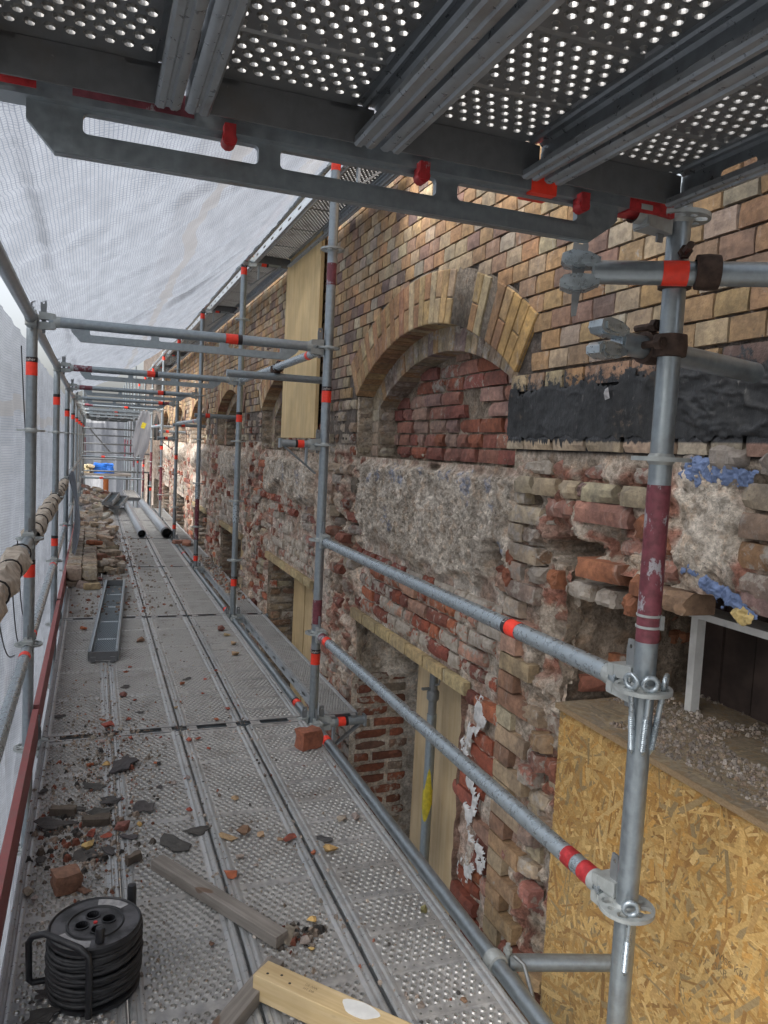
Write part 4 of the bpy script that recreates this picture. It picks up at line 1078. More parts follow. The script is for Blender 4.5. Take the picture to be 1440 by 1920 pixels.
def transom(y, z, label, slotted, group, red=None, tapes=()):
    t = thing('transom', label, 'transom', (0, y, z), group)
    ovh = (not slotted) and z > 1.9
    tb_ = obj('transom_bar', TB[slotted], t, (0, 0, .012 if ovh else 0))
    if ovh: tb_.scale = (1, 1, .85)
    add_head(t, (-HWX, 0, 0), math.pi, .02); add_head(t, (HWX, 0, 0), 0, .02)
    if group != 'deck-level transoms': obj('girder_plate', TP, t, (0, 0, -.018))
    for (d, blk) in tapes: add_tape(t, (d, 0, 0), 'X', blk, 1.0)
    for (a, b, mt) in (red or []):
        m = MB()
        if slotted: m.tube((a, 0, 0), (b, 0, 0), TR + .0006, 20, caps=False)
        else: m.box(((a + b) / 2, 0, .018 if a < .3 else .010), (b - a, .0505, .032 if a < .3 else .044))
        obj('paint_band', m.mesh('paint_band', mt, 60), t)
    return t
gt = 'slotted transoms across the walkway at head height'
tn = transom(-BAY, 2.0, 'nearest overhead transom, slotted girder with red paint patches right above the camera', False, gt, [(-.62, -.52, 'redpaint'), (-.47, -.29, 'maroon'), (.555, .665, 'redpaint'), (.33, .385, 'tape')])
for i, x in enumerate((-.235, .105, .44)):
    m = MB(); m.box((0, 0, -.012), (.018, .03, .03)); m.tube((0, -.012, -.02), (0, .012, -.02), .012, 10); obj('locking_clip', m.mesh('locking_clip', 'redpaint', 40), tn, (x, -.028, -.004))
for k in range(1, 10):
    transom((k - 1) * BAY, 2.0, f'{ORD[k]} slotted transom across the walkway at head height, counted from the camera', True, gt, [(-.62, -.45, 'maroon')] if k in (2, 3, 5) else ([(.45, .6, 'maroon')] if k == 4 else []), [(.17 if k == 1 else random.uniform(-.1, .5), True)] + ([] if k != 2 else []))
for k in range(0, 8):
    transom((k - 1) * BAY, .0, f'{ORD[k]} deck-level transom under the plank ends, counted from the camera', False, 'deck-level transoms')

# --- perforated steel planks
PW = .315
def plank_mesh(kind):
    m = MB(); rimf = []; pt = .0262; rr = .0068; ro = .0100; fx = .118; ylen = BAY - .05
    rows = []; y = .06; c = 0
    while y < ylen - .05:
        if kind == 'rib' and c % 7 in (5,):
            rows.append((y, 'rib')); y += .040
        elif kind == 'plain' and c % 22 == 21: rows.append((y, 'flat')); y += .03
        else: rows.append((y, 'hole')); y += .0232
        c += 1
    def quad(x0, y0, x1, y1, z=0.0): m.add([(x0, y0, z), (x1, y0, z), (x1, y1, z), (x0, y1, z)], [(0, 1, 2, 3)])
    n = 8
    def cell(x0, y0, x1, y1, r_in, r_out, up):
        cx, cy = (x0 + x1) / 2, (y0 + y1) / 2; vs = []
        for k in range(n):
            a = 2 * math.pi * (k + .5) / n; dx, dy = math.cos(a), math.sin(a)
            s = min((x1 - x0) / 2 / max(abs(dx), 1e-6), (y1 - y0) / 2 / max(abs(dy), 1e-6))
            if k % 2 == 0 or True: px, py = (cx + (x1 - x0) / 2 * (1 if dx > 0 else -1), cy + dy / abs(dx) * (x1 - x0) / 2 * .0 + (y1 - y0) / 2 * (1 if dy > 0 else -1)) if False else (cx + dx * s, cy + dy * s)
            vs.append((px, py, 0))
        for r_, z_ in ((r_out, 0), (r_in, up), (r_in, up - .0075)):
            for k in range(n):
                a = 2 * math.pi * (k + .5) / n; vs.append((cx + r_ * math.cos(a), cy + r_ * math.sin(a), z_))
        fs = []
        for l in range(3):
            for k in range(n): k1 = (k + 1) % n; fs.append((l * n + k, l * n + k1, (l + 1) * n + k1, (l + 1) * n + k))
        # corners of the cell
        b = len(vs); vs += [(x1, y1, 0), (x0, y1, 0), (x0, y0, 0), (x1, y0, 0)]
        for q, (k0, k1) in enumerate(((0, 1), (2, 3), (4, 5), (6, 7))): fs.append((b + q, k1, k0))
        f0 = len(m.f); rimf.extend(range(f0 + n, f0 + 3 * n)); m.add(vs, fs)
    for i, (y, ty) in enumerate(rows):
        y1 = rows[i + 1][0] if i + 1 < len(rows) else ylen - .03
        if ty == 'hole':
            st = (i % 2) * pt / 2; x = -fx + st
            if st > 0: quad(-fx, y, x, y1)
            while x + pt <= fx + 1e-6: cell(x, y, x + pt, y1, rr, ro, .0042); x += pt
            if x < fx: quad(x, y, fx, y1)
        elif ty == 'flat': quad(-fx, y, fx, y1)
        else:
            # raised flat rib with small holes
            h = .0035; e = .004
            m.add([(-fx, y, 0), (fx, y, 0), (fx - e, y + e, h), (-fx + e, y + e, h)], [(0, 1, 2, 3)])
            m.add([(-fx + e, y1 - e, h), (fx - e, y1 - e, h), (fx, y1, 0), (-fx, y1, 0)], [(0, 1, 2, 3)])
            m.add([(-fx, y, 0), (-fx + e, y + e, h), (-fx + e, y1 - e, h), (-fx, y1, 0)], [(0, 1, 2, 3)]); m.add([(fx, y, 0), (fx, y1, 0), (fx - e, y1 - e, h), (fx - e, y + e, h)], [(0, 1, 2, 3)])
            nn = 8; wx = (2 * fx - 2 * e) / nn
            o0 = len(m.v)
            for q in range(nn): cell(-fx + e + q * wx, y + e, -fx + e + (q + 1) * wx, y1 - e, .0042, .006, .0)
            for q in range(o0, len(m.v)):
                v = m.v[q]; m.v[q] = (v[0], v[1], v[2] + h)
            m.c  # heights only
    quad(-fx, .03, fx, rows[0][0]); quad(-fx, ylen - .03, fx, ylen)
    me = m.mesh('perforated_sheet', 'deck'); me.materials.append(MT['rim'])
    for i in rimf: me.polygons[i].material_index = 1
    return me
def plank_side_mesh(slots=True):
    m = MB(); y0, y1 = .03, BAY - .05
    prof = [(.118, 0), (.124, .0035), (.131, .0035), (.135, 0), (.140, 0), (.144, .0035), (.152, .0035), (PW / 2, -.002), (PW / 2, -.013)]
    def ext(pr):
        vs = []; 
        for (x, z) in pr: vs += [(x, y0, z), (x, y1, z)]
        m.add(vs, [(2 * i, 2 * i + 1, 2 * i + 3, 2 * i + 2) for i in range(len(pr) - 1)])
    ext(prof)
    # web with oval slots
    holes = []
    y = y0 + .14
    while y < y1 - .15: holes.append(rrect(y, -.036, y + .085, -.022, .0069, 3)); y += .27
    m.plate([(y0, -.013), (y1, -.013), (y1, -.044), (y0, -.044)], holes, .0016, lambda a, b, c: (PW / 2 - .001 + c * .5, a, b))
    ext([(PW / 2, -.044), (PW / 2, -.060), (PW / 2 - .006, -.064), (PW / 2 - .014, -.064), (PW / 2 - .017, -.060), (PW / 2 - .022, -.060), (PW / 2 - .025, -.064), (PW / 2 - .034, -.064), (PW / 2 - .038, -.060), (PW / 2 - .038, -.050)])
    return m.mesh('side_profile', 'side', 40)
def plank_end_mesh():
    m = MB(); m.box((0, .031, -.030), (PW - .01, .004, .058))
    for x in (-.1, .1): m.box((x, .012, -.004), (.05, .042, .008)); m.box((x, -.010, -.02), (.05, .006, .034))
    m.box((0, .024, .0005), (PW - .03, .012, .004))
    return m.mesh('end_hook', 'deck')
PM = {k: plank_mesh(k) for k in ('plain', 'rib')}
SIDE = plank_side_mesh()
def mirrored(me):
    m2 = me.copy(); 
    for v in m2.vertices: v.co.x *= -1
    m2.flip_normals(); return m2
SIDE_M = mirrored(SIDE); END = plank_end_mesh()
def make_plank(name, label, cat, loc, kind, group, sx=1.0):
    t = thing(name, label, cat, loc, group); t.scale = (sx, 1, 1)
    obj('perforated_sheet', PM[kind], t); obj('side_profile', SIDE, t); obj('side_profile', SIDE_M, t)
    obj('end_hook', END, t); obj('end_hook', END, t, (0, BAY - .02, 0), (0, 0, math.pi))
    return t
XS = (-.4835, -.162, .162, .487); WH_ = ('leftmost', 'second from the left', 'third from the left', 'rightmost')
DZ = .035
for k in range(-1, 6):
    for i, x in enumerate(XS):
        rowname = 'the bay under the camera' if k < 0 else ('the nearest bay' if k == 0 else f'the {ORD[k]} bay beyond the nearest')
        make_plank('deck_plank', f'steel walkway plank, {WH_[i]}, in {rowname}', 'deck plank', (x, (k - 1) * BAY, DZ + (i % 2) * .002), 'rib' if i == 3 and k in (-1, 0, 1) else 'plain', 'steel planks of the walkway')
for i, x in enumerate(XS):
    make_plank('deck_plank', f'overhead steel plank seen from below, {WH_[i]} of the four above the camera', 'deck plank', (x + .012, -2 * BAY, 2.062), 'rib' if i > 0 else 'plain', 'steel planks overhead')
for k in range(1, 6):
    make_plank('bracket_plank', f'{ORD[k - 1]} narrow steel plank on brackets beside the brick wall at walkway level', 'deck plank', (.87, (k - 1) * BAY, .035), 'plain', 'narrow planks beside the wall', .60)
for k in range(1, 8):
    make_plank('bracket_plank', f'{ORD[k - 1]} narrow steel plank above the post tops beside the wall', 'deck plank', (.925, (k - 1) * BAY, 3.02), 'plain', 'narrow planks above the post tops', 1.0)
for k in range(7, 10):
    for i, x in enumerate(XS):
        make_plank('deck_plank', f'far overhead plank, {WH_[i]}, {("first", "second", "third")[k - 7]} bay of the far roof', 'deck plank', (x, (k - 1) * BAY, 2.06), 'plain', 'far overhead planks')

# --- brackets
def bracket_parts():
    m = MB(); m.tube((.05, 0, 0), (.29, 0, 0), TR, 14); m.box((.295, 0, 0), (.012, .05, .06)); a = m.mesh('bracket_arm', 'steel', 45)
    m = MB(); m.box((0, 0, 0), (.27, .03, .010), Matrix.Rotation(math.radians(-38), 3, 'Y')); b = m.mesh('brace', 'steel_dark', 45)
    m = MB(); m.box((0, 0, 0), (.012, .03, .12)); c = m.mesh('strut', 'steel', 45); return a, b, c
BA, BB, BC = bracket_parts()
def bracket(x, y, z, label, group, ang=0, sc=1.0, tapes=True):
    t = thing('bracket', label, 'bracket', (x, y, z), group, (0, 0, ang)); t.scale = (sc, sc, sc)
    obj('bracket_arm', BA, t); b = obj('brace', BB, t, (.16, 0, -.105), (0, 0, 0)); obj('strut', BC, t, (.12, 0, -.08))
    add_head(t, (0, 0, 0), math.pi, .02)
    if tapes: add_tape(t, (.14, 0, 0), 'X', True, .7); 
    return t
for k in range(1, 7): bracket(HWX, (k - 1) * BAY, 0, f'{ORD[k - 1]} bracket holding the narrow plank beside the wall, at walkway level', 'brackets at walkway level')
for k in range(1, 7): bracket(HWX, (k - 1) * BAY, 2.97, f'{ORD[k - 1]} bracket at the post tops under the upper narrow plank', 'brackets at the post tops')
bracket(HWX, 0, 1.5, 'small empty bracket on the second post with its end plate turned to the walkway', 'empty brackets on the posts', math.pi, .80)
bracket(HWX, 3 * BAY, 1.5, 'small empty bracket on a far wall-side post', 'empty brackets on the posts', math.pi, .9)

# --- couplers, wall ties
def coupler(name, label, loc, ang=0, parent=None, mat='rust', sc=1.0, sh=0.0):
    t = thing(name, label, 'coupler', loc, 'tube couplers', (0, 0, ang)) if parent is None else obj(name, None, parent, loc, (0, 0, ang)); t.scale = (sc,) * 3
    m = MB(); m.lathe([(.025, -.024), (.034, -.022), (.036, 0), (.034, .022), (.025, .024)], 18); obj('vertical_clamp', m.mesh('vertical_clamp', mat, 50), t)
    m = MB(); m.lathe([(.025, -.024), (.034, -.022), (.036, 0), (.034, .022), (.025, .024)], 18, axis='Y'); o = obj('tube_clamp', m.mesh('tube_clamp', mat, 50), t, (sh, -.053, 0), (0, 0, math.pi / 2))
    for (p, a) in (((.045, -.01, .0), 0), ((.01, -.06, .045), 1)):
        m = MB(); m.tube((0, -.03, 0), (0, .035, 0), .0075, 8); m.tube((0, .018, 0), (0, .032, 0), .014, 6); obj('bolt', m.mesh('bolt', mat, 40), t, p)
    return t
def head_big():
    """cast ledger head with raised cheeks, tube along -x, mouth to -x side"""
    m = MB()
    for s_ in (1, -1):
        pr = [(.0, .008), (-.035, .006), (-.060, .010), (-.068, .020), (-.066, .034), (-.045, .042), (-.012, .038), (.008, .028)]
        m.plate([(a, b * s_) for a, b in pr], [], .040, lambda a, b, c: (a, c, b))
        pr2 = [(-.008, .014), (-.035, .012), (-.056, .017), (-.058, .030), (-.042, .036), (-.014, .032)]
        m.plate([(a, b * s_) for a, b in pr2], [], .049, lambda a, b, c: (a, c, b))
    m.box((.004, 0, 0), (.016, .036, .056))
    return m.mesh('ledger_head', 'steel_pale', 45)
HB = head_big()
NAMEC = text_mesh('LAYHER', .0105, 'steel', None)
def tie_tube(name, label, a, b, group='tie tubes on the nearest post', head=True, tape=None, mat='steel', wdg=True, lettering=True):
    a = Vector(a); b = Vector(b); d = (b - a); ln = d.length; q = d.to_track_quat('X', 'Z')
    t = thing(name, label, 'tie tube', a, group); t.rotation_mode = 'QUATERNION'; t.rotation_quaternion = q
    tube_part('tube', (0, 0, 0), (ln, 0, 0), mat, parent=t, n=24)
    if head:
        h = obj('ledger_head', HB, t)
        if lettering:
            obj('lettering', NAMEC, h, (-.030, -.0252, .024), (0, 0, 0)); obj('lettering', NAMEC, h, (-.030, -.0252, -.024), (0, 0, 0))
        if wdg:
            m = MB(); m.plate([(-.012, .075), (.014, .078), (.018, .055), (.003, -.085), (-.007, -.088), (-.014, .05)], [[(-.004, .06), (.008, .06), (.002, .068)]], .006, lambda a_, b_, c: (a_, c, b_)); obj('wedge', m.mesh('wedge', 'steel_dark', 40), h, (-.032, 0, -.004))
    if tape is not None:
        m = MB(); m.tube((tape, 0, 0), (tape + .05, 0, 0), TR + .001, 24, caps=False); obj('tape', m.mesh('tape', 'tape', 60), t)
    return t
d1 = Vector((.797 - .46, -2.794 + 2.602, .005)); p1 = Vector((.623, -2.648, 1.853))
tie_tube('tie_tube', 'upper tie tube on the nearest post, with cast head and orange tape', Vector((.535, -2.517, 1.880)), Vector((1.05, -2.835, 1.874)), tape=.135)
coupler('coupler', 'rusty coupler that joins the upper tie tube to the nearest post', (.70, -2.57, 1.878), math.radians(-31), sh=.052)
tie_tube('tie_tube', 'lower tie tube on the nearest post, sloping to the wall', Vector((.600, -2.528, 1.742)), Vector((1.04, -2.472, 1.716)), wdg=False)
coupler('coupler', 'rusty coupler that joins the lower tie tube to the nearest post', (.70, -2.57, 1.738), math.radians(187))
# low tie at the walkway edge
tie_tube('tie_tube', 'short tie tube from the deck-level tube to the wall beside the chipboard', (.75, -2.02, -.01), (1.16, -2.13, -.02), head=False)
ct = thing('coupler', 'galvanised half coupler on the deck-level tube beside the short tie', 'coupler', (.705, -2.02, 0), 'tube couplers')
m = MB(); m.lathe([(.025, -.022), (.032, -.02), (.034, 0), (.032, .02), (.025, .022)], 18, axis='Y'); obj('clamp', m.mesh('clamp', 'cast', 50), ct)
m = MB(); m.tube((.04, 0, -.03), (.04, 0, .05), .007, 8); m.tube((.04, 0, .022), (.04, 0, .036), .013, 6); obj('bolt', m.mesh('bolt', 'cast', 40), ct)
m = MB(); m.path([(.045, -.03, .03), (.06, -.06, .02), (.055, -.12, -.03), (.03, -.22, -.1), (.0, -.4, -.3)], .006, 8); obj('wire_strap', m.mesh('wire_strap', 'steel_dark', 50), ct)
m = MB(); m.tube((.74, -2.05, -.03), (.98, -2.75, -.45), .022, 16); tag(obj('brace_tube', m.mesh('brace_tube', 'steel', 50)), 'sloping brace tube below the walkway edge at the bottom of the picture', 'brace tube')
# cross bar with coupler at the second post
cb = tie_tube('tie_tube', 'short cross tube clamped under the head-height tube beside the plywood panel', (.37, 1.2, 1.937), (1.02, 1.2, 1.937), 'tie tubes along the wall', head=False)
coupler('coupler', 'dark swivel coupler on the head-height tube beside the plywood panel', (.70, 1.253, 1.99), math.pi / 2 * 0, mat='rust', sc=.95)
for k, (z, l0) in {3: (1.78, .35), 4: (1.7, .3), 5: (1.62, .3), 6: (1.75, .3)}.items():
    tie_tube('tie_tube', f'tie tube from the {ORD[k]} wall-side post to the wall', (HWX - .05, (k - 1) * BAY + .06, z), (HWX + .42, (k - 1) * BAY + .06, z), 'tie tubes along the wall', head=False, tape=.12)

# --- eye bolts hung in the rosette of the nearest post
def eye_bolt(p, ang, tilt, label):
    t = thing('eye_bolt', label, 'eye bolt', p, 'eye bolts in the rosettes of the nearest post', (0, 0, 0))
    t.rotation_euler = (0, tilt, ang)
    m = MB(); m.path([(0.0, .0150 * math.cos(a), .0185 + .0150 * math.sin(a)) for a in [2 * math.pi * k / 20 for k in range(20)]], .0056, 8, True); obj('ring', m.mesh('ring', 'steel_pale', 60), t)
    m = MB(); m.tube((0, 0, 0), (0, 0, -.06), .0062, 10)
    pr = [(.0064, -.06)]
    for k in range(17): pr += [(.0078, -.062 - k * .0045), (.0060, -.0642 - k * .0045)]
    pr += [(.001, -.148)]; m.lathe(pr, 10); obj('threaded_shaft', m.mesh('threaded_shaft', 'steel_pale', 60), t)
for (a, l) in ((-165, 'left eye bolt of three in the upper rosette of the nearest post'), (-112, 'middle eye bolt of three in the upper rosette of the nearest post'), (-50, 'right eye bolt of three in the upper rosette of the nearest post')):
    aa = math.radians(a); eye_bolt((HWX + .042 * math.cos(aa), -BAY + .042 * math.sin(aa), 1.004), aa, .12, l)
aa = math.radians(-118); eye_bolt((HWX + .042 * math.cos(aa), -BAY + .042 * math.sin(aa), .504), aa, .1, 'single eye bolt in the lower rosette of the nearest post')

# --- toe boards on the net side (red brown)
for k in range(0, 5):
    t = thing('toe_board', f'{ORD[k]} dull red toe board along the net side, counted from the camera', 'toe board', (-.665, (k - 1) * BAY, DZ), 'toe boards on the net side')
    m = MB(); m.box((0, BAY / 2, .085), (.026, BAY - .06, .15)); obj('board', m.mesh('board', 'redboard' if k < 4 else 'redboard'), t)
    m = MB(); m.box((0, 0, 0), (.034, .03, .10)); f = m.mesh('end_fitting', 'steel_dark'); obj('end_fitting', f, t, (0, .03, .06)); obj('end_fitting', f, t, (0, BAY - .03, .06))

# --- nets
def net_sheet(name, fn, nu, nv, mat, label, cat, uvs, group=None):
    vs = []; fs = []; uv = []
    for j in range(nv + 1):
        for i in range(nu + 1):
            p, q = fn(i / nu, j / nv); vs.append(p); uv.append(q)
    for j in range(nv):
        for i in range(nu): a = j * (nu + 1) + i; fs.append((a, a + 1, a + nu + 2, a + nu + 1))
    me = bpy.data.meshes.new(name); me.from_pydata(vs, [], fs); l = me.uv_layers.new(name='UVMap')
    for p in me.polygons:
        for li, vi in zip(p.loop_indices, p.vertices): l.data[li].uv = uv[vi]
        p.use_smooth = True
    me.materials.append(MT[mat]); o = obj(name, me)
    return tag(o, label, cat, group)
LR = 10.4
def f_roof(u, v):
    y = -2.35 + v * LR; x = -.73 + u * 1.44
    z = 2.045 + u * .93
    sag = math.sin(math.pi * u) * (.05 + .03 * float(fbm(y * 1.2, u * 2, 3)))
    ph = (y * 1.0 + u * 1.1)
    fold = (float(fbm(ph * 4.0, (y - u * 2) * .7, 5, 4)) - .5) * .11 * (0.25 + math.sin(math.pi * min(1, u * 1.02)))
    fold += (float(fbm(ph * 14.0, (y - u * 2) * 1.2, 8, 3)) - .5) * .032
    tiey = abs(((y + BAY * 10) % BAY) / BAY - .5) * 2  # 1 at posts
    return (x, y + fold * .4, z - sag + fold + (.03 * (1 - tiey) if u < .1 else 0)), (u * 1.75, y + .02 * math.sin(u * 9))
net_sheet('net_roof', f_roof, 70, 340, 'net', 'translucent white reinforced net stretched as a sloping roof over the walkway', 'safety net', None)
def f_top(u, v):  # unseen net, added to dim the sky behind the overhead plank holes
    y = -9.0 + v * 6.6; x = -1.3 + u * 2.35
    return (x, y, 3.85 + .25 * u + (float(fbm(y * 2.2, x * 2.2, 25, 4)) - .5) * .3), (x, y)
net_sheet('net_roof', f_top, 40, 60, 'net', 'net stretched high above the overhead planks near the camera', 'safety net', None)
def f_wall(u, v):
    y = -3.0 + v * 20; z = 2.06 - u * 5.0
    pl = (float(fbm(y * 5.5, z * .8, 15, 4)) - .5) * .17 + math.sin(y * 14 + 2 * float(fbm(y, z, 4))) * .018
    x = -.835 + pl * (0.15 + min(1, u * 3)) - .03 * math.sin(u * 3)
    return (x, y, z), (z, y * 1.12)
net_sheet('net_wall', f_wall, 60, 520, 'netwall', 'translucent white net hanging in folds along the left side of the walkway', 'safety net', None)
# rolled dirty netting tied round the upper guard rail on the net side
def wrap(k, y0, y1, label):
    t = thing('net_roll', label, 'rolled net', (-.70, y0, 1.0), 'rolls of netting tied to the guard rail'); m = MB(); n = int((y1 - y0) / .018); vs = []; fs = []; K = 18
    for i in range(n + 1):
        y = (y1 - y0) * i / n; pin = min(1, abs(((y / .42) % 1) - .5) * 3.0 + .0); pin = .60 + .4 * (1 - max(0, 1 - pin * 1.0)) 
        for q in range(K):
            a = 2 * math.pi * q / K; r = (.026 + .040 * float(fbm(y * 9 + a * 1.3, a * 1.9, 21 + k, 4))) * (pin if True else 1) * (1 if .01 < i / n < .99 else .75)
            vs.append((r * math.cos(a), y, r * math.sin(a) * 1.1 - .004))
    for i in range(n):
        for q in range(K): q1 = (q + 1) % K; fs.append((i * K + q, i * K + q1, (i + 1) * K + q1, (i + 1) * K + q))
    m.add(vs, fs); obj('cloth_roll', m.mesh('cloth_roll', 'sack', 60), t)
    y = .21
    while y < y1 - y0:
        m = MB(); m.path([(.040 * math.cos(a), 0.01 * math.sin(a * 2), .042 * math.sin(a)) for a in [2 * math.pi * q / 14 for q in range(14)]], .0035, 6, True); obj('tie_cord', m.mesh('tie_cord', 'tie', 60), t, (0, y, 0)); y += .42
wrap(0, -2.4, -.45, 'dirty net roll on the upper guard rail left of the second net-side post'); wrap(1, .1, 2.45, 'dirty net roll on the upper guard rail beyond the second net-side post'); wrap(2, 2.7, 4.6, 'dirty net roll on the upper guard rail beyond the third net-side post')
# loose net end bulging over the rail and cords
def f_flap(u, v):
    y = 4.7 + v * 1.5; z = 1.05 - u * 1.0; return (-.66 + .10 * math.sin(u * math.pi) * (1 - v * .5) + .02 * math.sin(v * 30), y, z), (z, y)
net_sheet('net_flap', f_flap, 20, 30, 'netwall', 'loose net end bulging over the guard rail beside the brick stack', 'safety net', None)
for k, (y0, z0, y1, z1) in enumerate(((-.9, 1.0, .0, .45), (-1.3, .95, -.4, .3), (.1, .98, .6, .5), (.2, 1.9, .9, 1.2), (-.2, .9, .35, .42))):
    m = MB(); m.path([(-.76, y0 + (y1 - y0) * q / 10, z0 + (z1 - z0) * q / 10 - .12 * math.sin(math.pi * q / 10)) for q in range(11)], .0028, 6); tag(obj('cord', m.mesh('cord', 'tie', 60)), f'{ORD[k]} thin dark cord hanging between the net and the guard rail, counted from the camera', 'cord', 'cords on the net side')
# steel prop in the nearest opening
t = thing('steel_prop', 'adjustable steel prop with yellow paint standing in the nearest window opening', 'steel prop', (1.405, .0, -1.6))
tube_part('outer_tube', (0, 0, 0), (0, 0, 1.60), 'steel', .0285, parent=t); tube_part('inner_tube', (0, 0, 1.6), (0, 0, 1.99), 'steel_dark', .024, parent=t)
m = MB(); m.lathe([(.0290, .92), (.0290, 1.13), (.0290, 1.2)], 20); 
m2 = MB(); n = 20; vs = []; fs = []
for k in range(n):
    a = 2 * math.pi * k / n; vs += [(.0290 * math.cos(a), .0290 * math.sin(a), 1.02 - .05 * math.sin(a * 2)), (.0290 * math.cos(a), .0290 * math.sin(a), 1.22 + .07 * math.sin(a * 3 + 1))]
for k in range(n): k1 = (k + 1) % n; fs.append((2 * k, 2 * k1, 2 * k1 + 1, 2 * k + 1))
m2.add(vs, fs); obj('paint_patch', m2.mesh('paint_patch', 'yellowpaint', 60), t)
m = MB(); m.lathe([(.0285, 1.68), (.036, 1.69), (.036, 1.73), (.0285, 1.74)], 18); m.box((-.045, 0, 1.75), (.05, .02, .012)); obj('collar', m.mesh('collar', 'steel_dark', 45), t)
m = MB(); m.path([(0, -.03, 1.78), (-.01, -.09, 1.80), (-.02, -.13, 1.87), (-.02, -.11, 1.90), (-.02, -.06, 1.84), (0, -.02, 1.80)], .006, 8); obj('pin_handle', m.mesh('pin_handle', 'steel_dark', 60), t)
# ================================================================ BOARDS AND OBJECTS AT THE WALL
def board(name, label, cat, c, d, mat, group=None, rot=None):
    m = MB(); m.box((0, 0, 0), d); o = obj(name, m.mesh(name, mat), None, c, rot)
    bv = o.modifiers.new('edge', 'BEVEL'); bv.width = .0015; bv.segments = 1
    return tag(o, label, cat, group)
board('plywood_board', 'pale plywood board closing the nearest window opening behind the steel prop', 'board', (1.51, -.26, -.6), (.018, 1.40, 2.0), 'ply')
board('shuttering_board', 'tall light shuttering panel standing against the upper wall between the first two arches', 'board', (1.085, 2.10, 2.62), (.027, 1.06, 2.14), 'panel')
for k, (y, wd, l) in enumerate(((2.83, .38, 'left'), (2.47, .30, 'right'))): board('timber_plank', f'{l} of two upright timber planks in the second window opening', 'plank', (1.36 + .004 * k, y, -.45), (.04, wd, 1.70), 'plank', 'planks in the window openings')
board('timber_plank', 'upright timber plank in the third window opening', 'plank', (1.36, 5.60, -.45), (.04, .38, 1.70), 'plank', 'planks in the window openings')
board('timber_block', 'small timber block under the yellow lintel at the plywood', 'block', (1.36, .26, .385), (.10, .10, .06), 'plank')

def flakes(m, a0, a1, b0, b1, n, tr, pal, seed=1, lo=.035, hi=.20):
    r = np.random.RandomState(seed)
    for k in range(n):
        a = r.uniform(a0, a1); b = r.uniform(b0, b1); ln = lo / 2 + (hi - lo) / 2 * r.rand() ** 1.6; wd = r.uniform(.0015, .0085); an = r.normal(2.1, .75) if r.rand() < .75 else r.uniform(0, math.pi)
        ca, sa = math.cos(an), math.sin(an); h = .0002 + .0022 * k / n; tl = r.uniform(-.0004, .0004)
        sk = r.uniform(-.4, .4)
        pts = [(-ln, -wd * (1 + sk)), (ln * (1 - abs(sk) * .3), -wd), (ln, wd * (1 - sk)), (-ln * (.9), wd)]
        vs = []
        for i, (p, q) in enumerate(pts):
            x = min(a1, max(a0, a + p * ca - q * sa)); y = min(b1, max(b0, b + p * sa + q * ca)); vs.append(tr(x, y, h + (tl if i in (0, 3) else -tl)))
        c = pal[r.randint(len(pal))]; kk = r.uniform(.85, 1.15); m.add(vs, [(0, 1, 2, 3)], (c[0] * kk, c[1] * kk, c[2] * kk, 0))
OSBP = [(.48, .31, .12), (.55, .38, .16), (.42, .25, .085), (.50, .34, .14), (.60, .44, .21), (.33, .19, .07), (.45, .30, .13), (.30, .23, .13), (.50, .30, .10), (.56, .40, .18)]
t = thing('chipboard_sheet', 'upright strand board closing the opening in front of the nearest post', 'strand board', (1.10, -1.69, -1.3))
m = MB(); m.box((.008, -.75, .963), (.015, 1.5, 1.926), None, (.42, .29, .13, 0)); obj('panel', m.mesh('panel', 'osb'), t)
m = MB(); flakes(m, -1.5, 0, 0, 1.926, 14000, lambda a, b, h: (-.0 - h, a, b), OSBP, 3); stuff(obj('strand', m.mesh('strand', 'osb'), t))
for (tx, zz, yy) in (('SWISS KR', 1.535, -.80), ('SKR', 1.503, -.782)):
    me = text_mesh(tx, .026, 'inkfaded'); o = obj('lettering', me, t, (-.0032, yy, zz), (math.radians(-14) * 0, 0, -math.pi / 2)); o.rotation_euler = (0, math.radians(0), -math.pi / 2)
m = MB()
r = np.random.RandomState(5)
for k in range(90):  # splintered upper edge
    y = -r.uniform(.35, 1.5); h = r.uniform(.004, .03); wd = r.uniform(.004, .02); m.add([(0, y - wd, 1.922), (0, y + wd, 1.922), (.001, y + r.uniform(-.01, .01), 1.926 + h), (.008, y, 1.922)], [(0, 1, 2), (1, 3, 2), (3, 0, 2)], (.5, .34, .15, 0))
stuff(obj('splinter', m.mesh('splinter', 'osb'), t))
t = thing('chipboard_shelf', 'dusty strand board lying flat in the opening, strewn with mortar rubble', 'strand board', (1.07, -1.70, .655))
m = MB(); m.box((.44, -.75, -.009), (.88, 1.5, .018), None, (.28, .21, .14, 0)); obj('panel', m.mesh('panel', 'osb'), t)
m = MB(); flakes(m, 0, .88, -1.5, 0, 2500, lambda a, b, h: (a, b, h * .5), [(.30, .26, .21), (.27, .23, .19), (.34, .29, .22), (.24, .21, .18)], 9); stuff(obj('strand', m.mesh('strand', 'osb'), t))

